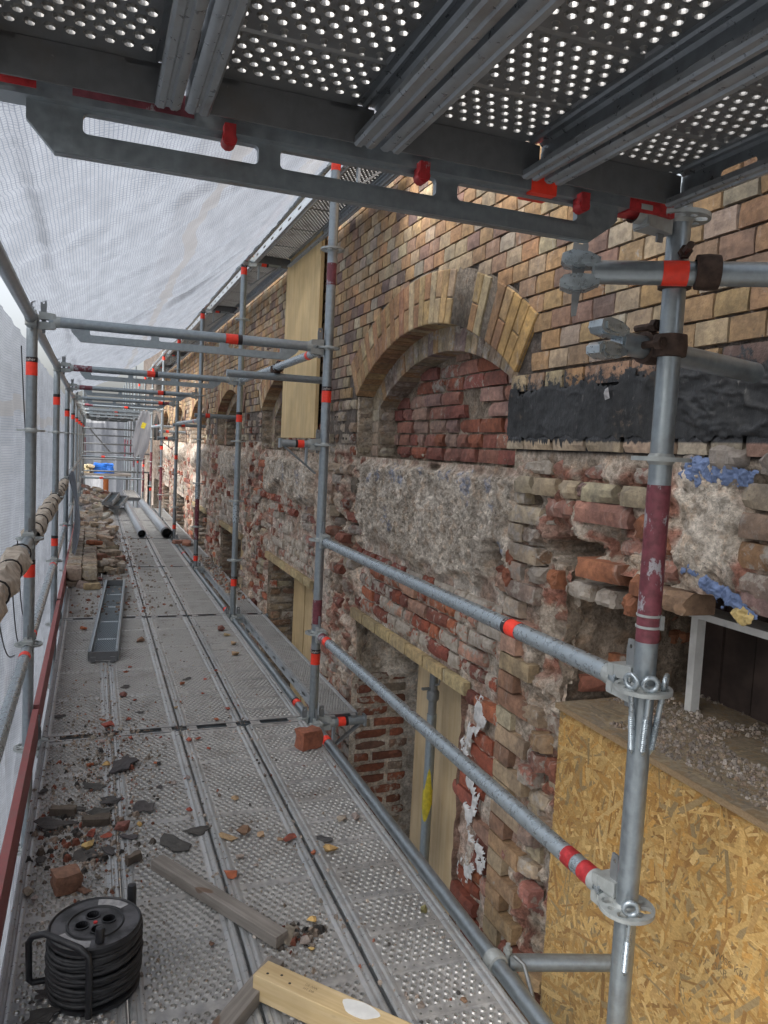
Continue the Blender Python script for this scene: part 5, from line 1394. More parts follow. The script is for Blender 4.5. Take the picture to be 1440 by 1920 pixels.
def crumbs(name, n, fn, pal, sz, label, cat=None, parent=None, seed=2):
    r = np.random.RandomState(seed); m = MB(); k = 0
    for i in range(n):
        p = fn(r)
        if p is None: continue
        s_ = sz[0] + (sz[1] - sz[0]) * r.rand() ** 4; c = pal[r.randint(len(pal))]; kk = r.uniform(.75, 1.2)
        q = [np.array([r.uniform(.5, 1) * s_ * sx, r.uniform(.5, 1) * s_ * sy, 0]) for sx, sy in ((1, 0), (0, 1), (-1, 0), (0, -1))]
        h = s_ * r.uniform(.5, 1.1); an = r.rand() * 6.28; ca, sa = math.cos(an), math.sin(an)
        vs = [(p[0] + v[0] * ca - v[1] * sa, p[1] + v[0] * sa + v[1] * ca, p[2] - .001) for v in q] + [(p[0] + v[0] * .6 * ca - v[1] * .5 * sa, p[1] + v[0] * .5 * sa + v[1] * .6 * ca, p[2] + h * r.uniform(.6, 1)) for v in q]
        m.add(vs, [(0, 1, 5, 4), (1, 2, 6, 5), (2, 3, 7, 6), (3, 0, 4, 7), (4, 5, 6, 7)], (c[0] * kk, c[1] * kk, c[2] * kk, 0))
    o = stuff(obj(name, m.mesh(name, 'rubble'), parent))
    if parent is None: tag(o, label, cat)
    return o
GREYS = [(.33, .30, .27), (.28, .25, .22), (.38, .35, .32), (.24, .21, .19), (.34, .28, .22)]
def f1(r):
    u = r.rand(); x = 1.12 + .8 * r.rand(); y = -1.72 - 1.3 * r.rand()
    d = fbm(np.array([x * 5.0]), np.array([y * 5.0]), 3, 3)[0]
    return (x, y, .657) if d > .40 + .16 * (x < 1.25) + .12 * (y > -1.95) else None
crumbs('mortar_rubble', 14000, f1, GREYS, (.001, .013), 'grey mortar rubble scattered over the flat strand board in the opening', 'rubble', seed=4)
# opening above the shelf
t = thing('window_frame', 'remains of a white window frame in the opening above the flat strand board', 'window frame', (1.47, -1.80, .66))
m = MB(); m.box((0, -.62, .345), (.11, 1.3, .022)); obj('head', m.mesh('head', 'white'), t)
m = MB(); m.box((.02, -.085, .165), (.035, .03, .34)); obj('post', m.mesh('post', 'white'), t)
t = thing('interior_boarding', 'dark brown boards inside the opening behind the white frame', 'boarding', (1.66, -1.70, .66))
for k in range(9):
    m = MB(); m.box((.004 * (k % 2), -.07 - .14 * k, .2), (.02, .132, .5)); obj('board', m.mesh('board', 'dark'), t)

# expanding foam: lumpy patches squeezed out of the joints
def foam(label, cy, cz, ry, rz, slope, mat, seed, hgt=.012):
    def msk(Y, Z):
        q = np.sqrt(((Y - cy) / ry) ** 2 + ((Z - cz - slope * (Y - cy)) / rz) ** 2)
        return sstep(1.25, .3, q + (fbm(Y * 26, Z * 26, seed, 4) - .5) * 2.3)
    ys = np.arange(cy - ry * 1.6, cy + ry * 1.6, .0022); zs = np.arange(cz - rz * 2.6, cz + rz * 2.6, .0022); Y, Z = np.meshgrid(ys, zs); k = msk(Y, Z)
    lump = np.abs(fbm(Y * 55, Z * 55, seed + 3, 3) - .5) * 2; d = .004 - k ** .5 * hgt * (1.25 - lump * 1.6)
    V = np.stack([d + WX, Y, Z], -1).reshape(-1, 3); ny, nz = len(ys), len(zs); idx = np.arange(ny * nz).reshape(nz, ny)
    q = np.stack([idx[:-1, :-1], idx[1:, :-1], idx[1:, 1:], idx[:-1, 1:]], -1); q = q[k[:-1, :-1] > .12].reshape(-1, 4)
    m_ = MB(); m_.add(V.tolist(), q.tolist()); return tag(obj('expanding_foam', m_.mesh('expanding_foam', mat, 180)), label, 'foam', 'expanding foam in the wall')
foam('lumpy blue foam at the top of the concrete patch right of the nearest post', -2.30, 1.475, .10, .032, 0, 'blue', 5)
foam('blue foam at the lower edge of the concrete patch right of the nearest post', -2.33, 1.165, .11, .022, .30, 'blue', 9)
foam('small yellow foam remnant under the blue foam right of the nearest post', -2.41, 1.115, .03, .016, 0, 'yellowfoam', 14, .014)
m = MB(); m.add([(WX - .012, -1.80, 1.72), (WX - .016, -1.822, 1.725), (WX - .010, -1.826, 1.69), (WX - .014, -1.808, 1.685), (WX - .024, -1.812, 1.705)], [(0, 1, 4), (1, 2, 4), (2, 3, 4), (3, 0, 4)])
tag(obj('plastic_scrap', m.mesh('plastic_scrap', 'labelgrey')), 'crumpled pale scrap stuck to the black bitumen', 'scrap')

# ================================================================ THINGS ON THE DECK
ZD = DZ + .0045
def solid_brick(seed, amp=.03, n=3, chip=.25, holes=False):
    r = np.random.RandomState(seed); m = MB(); ids = {}
    chips = {}
    def vert(i, j, k):
        key = (i, j, k)
        if key in ids: return ids[key]
        p = np.array([i / n - .5, j / n - .5, k / n - .5]); e = np.abs(p) * 2; ne = (e > .9).sum()
        q = p + r.uniform(-amp, amp, 3) * (.5 if ne == 1 else 1)
        if ne >= 2: q *= (1 - .03 * ne * r.rand() - (chip * r.rand() ** 5))
        ids[key] = len(m.v); m.v.append(tuple(q)); m.c.append(None); return ids[key]
    for a in range(n):
        for b in range(n):
            m.f += [(vert(a, b, 0), vert(a, b + 1, 0), vert(a + 1, b + 1, 0), vert(a + 1, b, 0)), (vert(a, b, n), vert(a + 1, b, n), vert(a + 1, b + 1, n), vert(a, b + 1, n)),
                    (vert(a, 0, b), vert(a + 1, 0, b), vert(a + 1, 0, b + 1), vert(a, 0, b + 1)), (vert(a, n, b), vert(a, n, b + 1), vert(a + 1, n, b + 1), vert(a + 1, n, b)),
                    (vert(0, a, b), vert(0, a, b + 1), vert(0, a + 1, b + 1), vert(0, a + 1, b)), (vert(n, a, b), vert(n, a + 1, b), vert(n, a + 1, b + 1), vert(n, a, b + 1))]
    return m.mesh('loose_brick', 'chunk', 30)
SB = [solid_brick(s) for s in range(8)]
def lbrick(c, d, rot, col, label, group, sm=.35, me=None, cat='brick'):
    o = obj('loose_brick', me or SB[random.randrange(8)], None, c, rot, tuple(col) + (sm,)); o.scale = d
    return tag(o, label, cat, group)
# stack along the net side
SL = 'dusty reclaimed brick in the long low stack along the net side'
SG = 'bricks of the long stack on the net side'
STC = [(.36, .31, .25), (.40, .35, .28), (.32, .26, .21), (.30, .25, .2), (.37, .3, .22)]
y = 3.95
while y < 7.4:
    for col_ in range(2):
        x = -.585 + col_ * .142
        lbrick((x + random.uniform(-.006, .006), y + random.uniform(-.004, .004), ZD + .062 + .066 + random.uniform(-.004, .004)), (.135, .068, .125), (random.uniform(-.04, .04), random.uniform(-.03, .03), random.uniform(-.06, .06)), jit(random.choice(STC)), f'{ordinal(int(round((y - 3.95) / .0725)) + 1)} upright brick from the near end, {("left", "right")[col_]} row of the long low stack', SG, random.uniform(.2, .6))
    y += .0725
y = 3.93
while y < 7.4:
    for col_ in range(2): lbrick((-.585 + col_ * .15, y + .06, ZD + .031), (.14, .118, .058), (0, 0, random.uniform(-.08, .08)), jit(random.choice(STC)), f'{ordinal(int(round((y - 3.93) / .13)) + 1)} flat bottom brick from the near end, {("left", "right")[col_]} row of the long low stack', SG, random.uniform(.2, .6))
    y += .13
lbrick((-.42, 3.80, ZD + .03), (.15, .08, .055), (0, 0, .2), (.42, .33, .2), 'cream brick half leaning at the near end of the long stack', None, .1)
# second pile beside it, tumbled
random.seed(21)
for k in range(60):
    y = 4.6 + 3.6 * random.random(); x = -.28 + .12 * random.uniform(-1, 1) + (-.06 if y > 6 else 0); z = ZD + .035 + (.062 if k % 3 == 0 else 0) + (.05 if k % 7 == 0 else 0)
    lbrick((x, y, z), (.24, .115, .066), (random.uniform(-.3, .3), random.uniform(-.3, .3), random.uniform(0, 3.14)), jit(random.choice(STC + [(.30, .14, .1)])), 'tumbled brick in the loose heap beside the long stack', 'bricks of the loose heap beside the stack', random.uniform(.2, .6))
for k in range(85):
    y = 7.6 + 8.2 * random.random() ** 1.2; hmax = .06 + .20 * max(0, (y - 9) / 7); x = -.62 + .5 * random.random(); z = ZD + .035 + hmax * random.random() * (1 - abs(x + .4) * 1.2)
    lbrick((x, y, z), (.24, .115, .07), (random.uniform(-.4, .4), random.uniform(-.4, .4), random.uniform(0, 3.14)), jit(random.choice(STC + [(.33, .32, .31), (.25, .13, .1)])), 'brick in the far rubble heap on the net side', 'bricks of the far rubble heap', random.uniform(.2, .6))
lbrick((-.40, 5.6, ZD + .21), (.20, .09, .05), (.1, .1, .9), (.40, .14, .07), 'orange brick fragment lying on top of the long stack', None, .05)
lbrick((.565, -.40, ZD + .047), (.118, .085, .092), (0, 0, .35), (.30, .105, .06), 'orange red brick piece standing at the plank edge beside the second post', None, .0, SB[2])
lbrick((.80, 6.95, ZD + .03), (.24, .115, .05), (0, 0, 1.4), (.34, .16, .11), 'flat red brick on the narrow plank near the third window opening', None, .3)
lbrick((.74, 7.1, ZD + .03), (.24, .10, .05), (0, 0, .3), (.3, .15, .11), 'second flat red brick on the narrow plank near the third window opening', None, .3)

import bmesh
def hull(seed, flat=1.0, n=11):
    r = random.Random(seed); bm = bmesh.new()
    for k in range(n):
        v = Vector((r.gauss(0, 1), r.gauss(0, 1), r.gauss(0, 1))).normalized() * r.uniform(.35, .5); bm.verts.new((v.x, v.y * .8, v.z * flat))
    res = bmesh.ops.convex_hull(bm, input=bm.verts); bmesh.ops.delete(bm, geom=[g for g in res['geom_interior'] if isinstance(g, bmesh.types.BMVert)], context='VERTS')
    zmin = min(v.co.z for v in bm.verts)
    for v in bm.verts: v.co.z -= zmin
    me = bpy.data.meshes.new('debris_chunk'); bm.to_mesh(me); bm.free(); me.materials.append(MT['chunk']); return me
HU = [hull(s, .62) for s in range(12)]
def felt_mesh(seed):
    r = random.Random(seed); n = 13; m = MB(); pts = []
    for k in range(n):
        a = 2 * math.pi * k / n; rr = .5 * r.uniform(.45, 1.05); pts.append((rr * math.cos(a), rr * .65 * math.sin(a)))
    m.plate(pts, [], .03, lambda a, b, c: (a, b, .05 + c + .09 * math.sin(a * 5 + seed) * b * 2 + .05 * abs(a)))
    return m.mesh('felt_scrap', 'chunk')
FE = [felt_mesh(s) for s in range(8)]
DEB = [('felt', -0.286, -0.43, 0.177), ('felt', -0.407, -0.609, 0.099), ('felt', -0.347, -0.759, 0.085), ('felt', -0.378, -0.857, 0.093), ('felt', -0.456, -0.8, 0.052), ('felt', -0.546, -0.908, 0.119), ('wood', -0.398, -0.939, 0.1), ('felt', -0.121, -1.184, 0.118), ('felt', -0.221, -0.853, 0.094), ('felt', -0.048, -1.092, 0.079), ('felt', -0.289, -1.067, 0.058), ('felt', -0.433, -1.164, 0.078), ('felt', -0.355, -1.15, 0.06), ('wood', -0.516, -0.829, 0.098), ('mortar', 0.139, -1.799, 0.071), ('mortar', 0.173, -1.835, 0.047), ('felt', 0.394, -1.27, 0.059), ('felt', -0.6, -0.605, 0.043), ('felt', -0.177, 0.26, 0.04), ('felt', -0.146, -0.676, 0.033), ('felt', -0.233, 0.716, 0.05), ('felt', 0.125, 0.801, 0.045), ('felt', -0.569, 0.283, 0.049), ('felt', -0.578, -1.149, 0.055), ('felt', -0.517, -1.851, 0.062), ('orange', -0.423, -0.384, 0.04), ('ochre', -0.352, -0.39, 0.043), ('red', -0.413, -1.026, 0.049), ('red', -0.362, -1.055, 0.039), ('maroon', -0.305, -1.006, 0.067), ('ochre', -0.416, -1.11, 0.057), ('red', -0.053, -0.907, 0.032), ('tan', 0.057, -1.162, 0.071), ('brown', 0.114, -1.153, 0.06), ('red', 0.275, -1.242, 0.055), ('tan', 0.237, -1.231, 0.028), ('ochre', 0.393, -1.364, 0.058), ('orange', 0.335, -1.355, 0.027), ('orange', 0.024, -1.421, 0.057), ('ochre', 0.223, -1.732, 0.036), ('ochre', 0.182, -1.87, 0.022), ('tan', 0.177, -1.186, 0.036), ('mortar', 0.501, -1.146, 0.05), ('mortar', 0.554, -1.151, 0.046), ('moss', 0.571, -1.788, 0.037), ('ochre', -0.242, -0.981, 0.03), ('tan', 0.134, -0.86, 0.033), ('red', -0.24, 0.16, 0.036), ('red', -0.337, 0.074, 0.069), ('orange', -0.361, 0.187, 0.036), ('maroon', 0.503, 1.987, 0.09), ('tan', 0.529, 1.814, 0.06), ('tan', 0.538, 1.56, 0.054), ('tan', 0.505, 1.279, 0.073), ('red', 0.234, 0.778, 0.029), ('red', 0.324, 0.955, 0.027), ('orange', 0.086, 0.701, 0.038), ('maroon', -0.253, 0.544, 0.06), ('red', -0.189, 0.465, 0.027), ('red', -0.189, 1.116, 0.027), ('orange', -0.225, 1.017, 0.036), ('red', 0.181, 0.499, 0.025), ('red', 0.275, 0.21, 0.032), ('orange', 0.193, 0.061, 0.028), ('brown', -0.09, 1.76, 0.076), ('orange', -0.478, 2.178, 0.06), ('red', -0.103, -0.12, 0.026), ('red', 0.073, -0.183, 0.031), ('red', 0.028, -0.194, 0.036), ('red', 0.104, -0.307, 0.025), ('mortar', -0.09, -0.658, 0.032), ('mortar', -0.026, -0.61, 0.032), ('orange', -0.148, -0.429, 0.022), ('red', -0.238, -0.102, 0.031), ('brown', -0.1, -0.645, 0.023), ('pink', -0.358, 4.246, 0.075), ('mortar', -0.503, 3.884, 0.142), ('tan', 0.012, 0.286, 0.026), ('maroon', -0.297, -0.748, 0.021), ('brown', -0.089, -1.765, 0.022), ('red', -0.595, -0.852, 0.024), ('mortar', -0.51, -0.374, 0.023), ('mortar', -0.323, -0.068, 0.041), ('mortar', -0.372, -0.125, 0.035), ('mortar', -0.407, -0.048, 0.033), ('mortar', -0.283, 0.031, 0.032), ('mortar', -0.431, -0.145, 0.03), ('brick', -0.487, -1.357, 0.075), ('brown', -0.431, -1.379, 0.058), ('mortar', -0.396, -1.313, 0.025), ('tan', -0.468, -1.292, 0.021), ('mortar', -0.604, -1.354, 0.044), ('mortar', -0.578, -1.391, 0.03), ('ochre', 0.088, -1.74, 0.013), ('brown', 0.517, -2.186, 0.023), ('mortar', 0.4, -2.171, 0.028), ('mortar', 0.119, -1.379, 0.022), ('mortar', 0.074, -1.32, 0.034), ('wood', -0.279, -1.25, 0.055)]
DC = {'felt': (.055, .055, .058), 'wood': (.10, .08, .065), 'mortar': (.30, .27, .24), 'orange': (.40, .13, .06), 'red': (.30, .075, .05), 'maroon': (.19, .075, .065), 'ochre': (.50, .34, .14), 'tan': (.40, .29, .17), 'brown': (.2, .12, .08), 'pink': (.42, .2, .18), 'moss': (.2, .19, .08), 'brick': (.27, .15, .10)}
NMX = {'felt': 'black roofing felt scrap', 'wood': 'dark weathered wood fragment', 'mortar': 'pale mortar lump', 'orange': 'orange brick fragment', 'red': 'red brick fragment', 'maroon': 'dark red brick fragment', 'ochre': 'ochre brick fragment', 'tan': 'tan brick fragment', 'brown': 'brown brick fragment', 'pink': 'pink brick fragment', 'moss': 'tuft of dry moss', 'brick': 'chunky broken brick'}
seen = {}
random.seed(5)
for (kd, x, y, s_) in sorted(DEB, key=lambda d: d[2]):
    pl = min(range(4), key=lambda i: abs(XS[i] - x)); bay = 'nearest bay' if y < 0 else ('second bay' if y < BAY else 'third bay')
    base = f'{NMX[kd]} on the {("leftmost", "second", "third", "rightmost")[pl]} plank, {bay}'
    key = (kd, pl, bay, s_ > .04); seen[key] = seen.get(key, 0) + 1
    lab = (('larger ' if s_ > .04 else 'small ') + base + (f', {ORD[min(11, seen[key] - 1)]} from the camera'))
    rot = (random.uniform(-.15, .15), random.uniform(-.15, .15), random.uniform(0, 6.28)); c = jit(DC[kd], .15)
    if kd == 'felt':
        o = obj('felt_scrap', FE[random.randrange(8)], None, (x, y, ZD), rot, c + (.08,)); o.scale = (s_ * 1.45, s_ * 1.45, s_ * 1.2)
        tag(o, lab, 'roofing felt', 'roofing felt scraps on the walkway')
    elif kd == 'wood':
        o = obj('wood_fragment', SB[1], None, (x, y, ZD + .018), rot, c + (.05,)); o.scale = (s_, s_ * .4, .03); tag(o, lab, 'wood fragment', 'wood fragments on the walkway')
    elif kd == 'brick':
        lbrick((x, y, ZD + .033), (.085, .07, .065), (0, 0, .3), c, 'brown broken brick standing on the leftmost plank behind the cable reel', None, .2, SB[5])
    else:
        o = obj('debris_chunk', HU[random.randrange(12)], None, (x, y, ZD - .002), rot, c + ((.0 if kd in ('red', 'orange', 'ochre') else .25),)); o.scale = (s_ * 1.25, s_ * 1.25, s_ * random.uniform(.9, 1.3))
        tag(o, lab, 'rubble piece', 'brick and mortar fragments on the walkway')
def f2(r):
    q = r.rand()
    if q < .42: x = -.33 + r.normal() * .13; y = -.35 + r.normal() * .42
    elif q < .55: x = -.36 + r.normal() * .14; y = -1.1 + r.normal() * .2
    elif q < .72: x = r.choice([-.32, .0, .325]) + r.normal() * .035; y = -2.5 + 6.5 * r.rand()
    else: x = -.63 + 1.27 * r.rand(); y = -2.5 + 7 * r.rand() ** 1.3
    return (x, y, ZD - .003) if -.64 < x < .65 else None
crumbs('grit', 9000, f2, GREYS + [(.36, .33, .3), (.33, .3, .27), (.3, .28, .25), (.27, .12, .085), (.08, .08, .08)], (.0015, .012), 'fine mortar grit and brick crumbs strewn over the walkway planks', 'grit', seed=8)
def f6(r):
    c = [(-.40, -.95, .10, .13), (-.33, -.45, .10, .16), (-.52, -1.0, .05, .12), (-.38, -1.15, .08, .05), (.15, -1.8, .04, .03)][r.randint(5)]
    x = c[0] + r.normal() * c[2]; y = c[1] + r.normal() * c[3]; return (x, y, ZD - .003) if -.64 < x < .65 else None
crumbs('small_rubble', 520, f6, [(.06, .06, .062), (.05, .05, .05), (.30, .27, .24), (.24, .2, .17), (.22, .08, .055), (.12, .11, .10)], (.004, .024), 'clustered dark and pale rubble behind the cable reel', 'rubble', seed=31)
def f3(r):
    x = -.2 + r.normal() * .22; y = 2.6 + 6 * r.rand(); return (x, y, ZD - .003) if -.64 < x < .65 else None
crumbs('brick_dust_heap', 2500, f3, GREYS + [(.3, .12, .08)], (.004, .028), 'crumbled mortar around the brick stack', 'rubble', seed=10)
def f4(r): return (.79 + .16 * r.rand(), 3.2 + 2.6 * r.rand() + r.normal() * .2, ZD - .002)
crumbs('plank_rubble', 700, f4, GREYS + [(.34, .15, .1)], (.004, .035), 'brick crumbs on the narrow plank beside the wall', 'rubble', seed=12)

def f5(r):
    c = [(-.33, -.15, .16, .30), (-.40, -.85, .12, .25), (-.33, .55, .10, .5), (.0, -.3, .05, .5), (.33, -1.0, .05, .5), (-.55, -.5, .06, .9), (.60, -1.4, .03, .9), (.0, 1.2, .04, .9)][r.randint(8)]
    x = c[0] + r.normal() * c[2]; y = c[1] + r.normal() * c[3]
    return (x, y, ZD - .004) if -.64 < x < .65 else None
crumbs('mortar_dust', 16000, f5, GREYS + [(.36, .33, .3), (.40, .37, .34)], (.0008, .0045), 'powdery mortar dust lying in drifts along the plank seams', 'dust', seed=15)
# upturned planks
def upturned(x, y, z, rz, sx, label, group):
    t = thing('loose_plank', label, 'deck plank', (x, y, z), group); t.rotation_euler = (0, math.pi, rz); t.scale = (sx, 1.06, 1)
    for nm, me in (('perforated_sheet', PM['plain']), ('side_profile', SIDE), ('side_profile', SIDE_M)): 
        me2 = UPM.setdefault(me.name, None) or UPM.__setitem__(me.name, me.copy()) or UPM[me.name]
        me2.materials.clear(); me2.materials.append(MT['steel']); obj(nm, me2, t)
    obj('end_hook', END, t); obj('end_hook', END, t, (0, BAY - .02, 0), (0, 0, math.pi)); return t
UPM = {}
upturned(-.35, 1.26, ZD + .066 - .062, -.053, .60, 'narrow steel plank lying upside down on the walkway in front of the brick stack', 'loose steel planks')
upturned(-.18, 10.9, ZD + .20, -.08, .6, 'narrow steel plank lying upside down on the far bricks', 'loose steel planks')
upturned(-.05, 11.1, ZD + .12, -.10, .6, 'second upside-down steel plank beside the far bricks', 'loose steel planks')
for ch in []: pass
p_ = make_plank('loose_plank', 'steel plank lying loose on top of the walkway at the far end', 'deck plank', (.42, 14.0, .16), 'plain', 'loose steel planks')
# ducts
def duct(a, b, r, label, cap=False):
    t = thing('duct_pipe', label, 'pipe', a, 'long steel pipes on the walkway'); d = Vector(b) - Vector(a)
    tube_part('pipe', (0, 0, 0), d, 'duct', r, 24, t, hollow=r * .93)
    if cap:
        m = MB(); m.tube(-d.normalized() * .02, d.normalized() * .16, r * 1.06, 24, hollow=r * .9); obj('end_sleeve', m.mesh('end_sleeve', 'black', 50), t)
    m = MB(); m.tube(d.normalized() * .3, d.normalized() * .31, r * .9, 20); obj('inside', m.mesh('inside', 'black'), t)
duct((.25, 7.7, ZD + .062), (.22, 12.9, ZD + .062), .060, 'left long steel pipe lying on the walkway, its dark mouth toward the camera')
duct((.60, 7.7, ZD + .075), (.56, 13.2, ZD + .075), .072, 'right long steel pipe lying on the walkway, with a black sleeve at its near end', True)

# timber
def lath(label, a, b, wd, h, z0, z1, mat, name='timber_lath', cat='timber'):
    a = Vector((a[0], a[1], z0)); b = Vector((b[0], b[1], z1)); d = b - a; q = d.to_track_quat('X', 'Z')
    m = MB(); m.box((d.length / 2, 0, 0), (d.length, wd, h)); o = obj(name, m.mesh(name, mat), None, a); o.rotation_mode = 'QUATERNION'; o.rotation_quaternion = q
    bv = o.modifiers.new('edge', 'BEVEL'); bv.width = .002; bv.segments = 2
    return tag(o, label, cat)
lath('grey weathered lath lying across the planks from the middle to the fresh timber', (-.205, -1.30), (.105, -1.83), .048, .036, ZD + .019, ZD + .022, 'greywood')
lath('short grey lath under the end of the fresh timber', (.065, -1.93), (-.16, -2.18), .05, .04, ZD + .02, ZD + .02, 'greywood')
bt = thing('timber_beam', 'fresh square timber with a white mark in the bottom foreground', 'timber', (0.005, -2.005, .083))
bt.rotation_euler = (0, .0, math.atan2(-.275, .24))
m = MB(); m.box((.55, 0, 0), (1.1, .066, .066)); o = obj('beam_body', m.mesh('beam_body', 'beam'), bt); bv = o.modifiers.new('edge', 'BEVEL'); bv.width = .002; bv.segments = 2
m = MB(); m.plate([(.30 + .05 * math.cos(a) * (1 + .15 * math.sin(3 * a)), .004 + .026 * math.sin(a)) for a in [2 * math.pi * k / 20 for k in range(20)]], [], .0012, lambda a, b, c: (a, b, .0335 + c)); obj('paint_mark', m.mesh('paint_mark', 'white'), bt)
for k, tx in enumerate(('DE-NW', 'HT DB')):
    me = text_mesh(tx, .011, 'inkfaded'); obj('stamp', me, bt, (.155 + k * .0, .008 - k * .014, .0337), (-math.pi / 2, 0, 0))
for k in range(3):
    m = MB(); m.lathe([(.0, .0005), (.003, .0004), (.004, 0)], 8); obj('nail_hole', m.mesh('nail_hole', 'ink'), bt, (.03 + .035 * k, -.01 + .014 * (k % 2), .0332))  # shade of each nail hole painted as a dark spot

# cable reel
cr = thing('cable_reel', 'black cable reel with wound cable standing at the left front of the walkway', 'cable reel', (-.405, -1.845, ZD))
RR = .116
m = MB(); m.lathe([(.0, 0), (RR * .98, 0), (RR, .004), (RR, .012), (RR * .96, .014), (.0, .014)], 40); obj('base_flange', m.mesh('base_flange', 'black', 40), cr)
m = MB(); m.lathe([(.06, .01), (.06, .165)], 30); obj('drum', m.mesh('drum', 'black', 60), cr)
m = MB(); r = random.Random(4)
for lay in range(3):
    pts = []; turns = 15
    for k in range(turns * 22 + 1):
        a = 2 * math.pi * k / 22; f = k / (turns * 22); z = .020 + .135 * f + .004 * math.sin(a * 1.3 + lay) + .003 * math.sin(a * .37 + 2 * lay)
        rr = .080 + .014 * lay + .004 * math.sin(a * .21 + lay) + (.006 * math.sin(math.pi * f)); pts.append((rr * math.cos(a), rr * math.sin(a), z))
    m.path(pts, .0056, 7)
for q in range(7):
    tl = r.uniform(-.2, .2); ph = r.uniform(0, 6.28); zc = .04 + .11 * q / 6; m.path([((.1135 + .002 * math.sin(a * 2 + ph)) * math.cos(a), (.1135 + .002 * math.sin(a * 2)) * math.sin(a), zc + .016 * math.sin(a + ph) * (1 + tl)) for a in [2 * math.pi * k / 48 for k in range(48)]], .0056, 7, True)
obj('cable', m.mesh('cable', 'cable', 60), cr)
tp = obj('top_flange', None, cr, (0, 0, .162), (0, 0, 0))
m = MB(); socks = [(.034 * math.cos(a), .034 * math.sin(a)) for a in (math.radians(100), math.radians(10), math.radians(190), math.radians(-80))]
m.plate(circ(0, 0, RR, 44), [circ(x, y, .0165, 16) for x, y in socks], .006, lambda a, b, c: (a, b, .010 + c)); obj('disc', m.mesh('disc', 'blacksheen', 40), tp)
m = MB(); m.lathe([(RR - .003, .0), (RR, .0), (RR + .001, .013), (RR - .003, .017), (RR - .007, .014)], 44); m.lathe([(.066, .013), (.068, .0165), (.071, .0165), (.073, .013)], 40); obj('rim', m.mesh('rim', 'black', 45), tp)
for x, y in socks:
    m = MB(); m.lathe([(.0185, .013), (.0195, .0165), (.0165, .0165), (.0160, -.012), (.0, -.012)], 18); m.tube((-.006, 0, -.012), (-.006, 0, -.006), .0025, 6); m.tube((.006, 0, -.012), (.006, 0, -.006), .0025, 6); obj('socket', m.mesh('socket', 'black', 40), tp, (x, y, 0))
m = MB(); m.lathe([(.0, .017), (.005, .016), (.0055, .013)], 12); obj('cutout_button', m.mesh('cutout_button', 'red_dot', 60), tp)
for a0, a1 in ((35, 85), (200, 262)):
    n = 10; ps = [((RR - .012) * math.cos(math.radians(a0 + (a1 - a0) * k / n)), (RR - .012) * math.sin(math.radians(a0 + (a1 - a0) * k / n))) for k in range(n + 1)] + [(.078 * math.cos(math.radians(a1 - (a1 - a0) * k / n)), .078 * math.sin(math.radians(a1 - (a1 - a0) * k / n))) for k in range(n + 1)]
    m = MB(); m.plate(ps, [], .001, lambda a, b, c: (a, b, .0140 + c)); obj('label_plate', m.mesh('label_plate', 'labelgrey'), tp)
m = MB(); m.lathe([(.0, .055), (.010, .053), (.0115, .045), (.0115, .016), (.0, .016)], 16); obj('crank_knob', m.mesh('crank_knob', 'black', 45), tp, (.01, -.088, 0))
m = MB(); m.path([(-.095, .0, .04), (-.15, .0, .04), (-.158, .0, .05), (-.160, .0, .150), (-.150, -.005, .168), (-.12, -.03, .185), (-.035, -.118, .186), (-.016, -.132, .172), (-.014, -.134, .15), (-.014, -.134, .012)], .0085, 10); obj('carry_frame', m.mesh('carry_frame', 'black', 60), cr)
m = MB(); m.path([(.02, .128, .005), (.03, .132, .12)], .0085, 10); m.lathe([(.0, .215), (.011, .213), (.0125, .20), (.0125, .125), (.0, .125)], 14, (.095, .09, 0)); m.path([(.03, .132, .12), (.06, .115, .125), (.095, .09, .13)], .008, 8); obj('grip', m.mesh('grip', 'black', 50), cr)
o = obj('felt_scrap', FE[3], None, (-.53, -1.93, ZD), (0, 0, .4), (.04, .04, .042, .05)); o.scale = (.12, .10, .12); tag(o, 'flat black scrap lying left of the cable reel', 'roofing felt', 'roofing felt scraps on the walkway')

# ================================================================ FAR END
def xtube(x0, x1, y, z, label, tape=None, mat='steel', cat='scaffold rail'):
    t = thing('end_rail', label, cat, (x0, y, z), 'rails across the far end'); tube_part('tube', (0, 0, 0), (x1 - x0, 0, 0), mat, parent=t, n=10)
    if tape is not None:
        m = MB(); m.tube((tape, 0, 0), (tape + .08, 0, 0), TR + .002, 12, caps=False); obj('tape', m.mesh('tape', 'tape', 60), t)
for z, tp_, lb in ((.5, .42, 'lower rail across the far end of the walkway'), (1.0, .45, 'upper rail across the far end of the walkway')): xtube(-.7, .7, 15.42, z, lb, tp_)
for k, (y, z) in enumerate(((18.0, 1.05), (18.0, .55), (20.5, 1.25), (20.5, .8), (20.5, 1.7), (23, 1.5))): xtube(-.75, 1.0, y, z, f'{ORD[k]} thin cross tube beyond the end rails', None, 'steel_dark')
for k in range(5):
    for s_ in (-1, 1):
        y = 20.5 + k * 2.4; t = thing('scaffold_post', f'{ORD[k]} far post beyond the end rails on the {"wall" if s_ > 0 else "net"} side', 'scaffold post', (s_ * .72, y, -.6), 'scaffold posts beyond the end rails')
        tube_part('tube', (0, 0, 0), (0, 0, 4.2), 'steel', parent=t, n=8)
        m = MB(); m.tube((0, 0, 1.2 + .3 * (k % 3)), (0, 0, 2.0), TR + .001, 10, caps=False); obj('paint_band', m.mesh('paint_band', 'maroon'), t)
m = MB(); m.tube((-.6, 21, 1.75), (.1, 21.2, .95), .02, 8); tag(obj('brace_tube', m.mesh('brace_tube', 'steel_dark', 50)), 'thin diagonal tube in front of the far white sheet', 'brace tube')
def f_end(u, v):
    x = -3.5 + u * 5.0; z = -4.8 + v * 7.0; return (x, 30 + .12 * math.sin(x * 9) + .05 * math.sin(x * 23), z), (x, z)
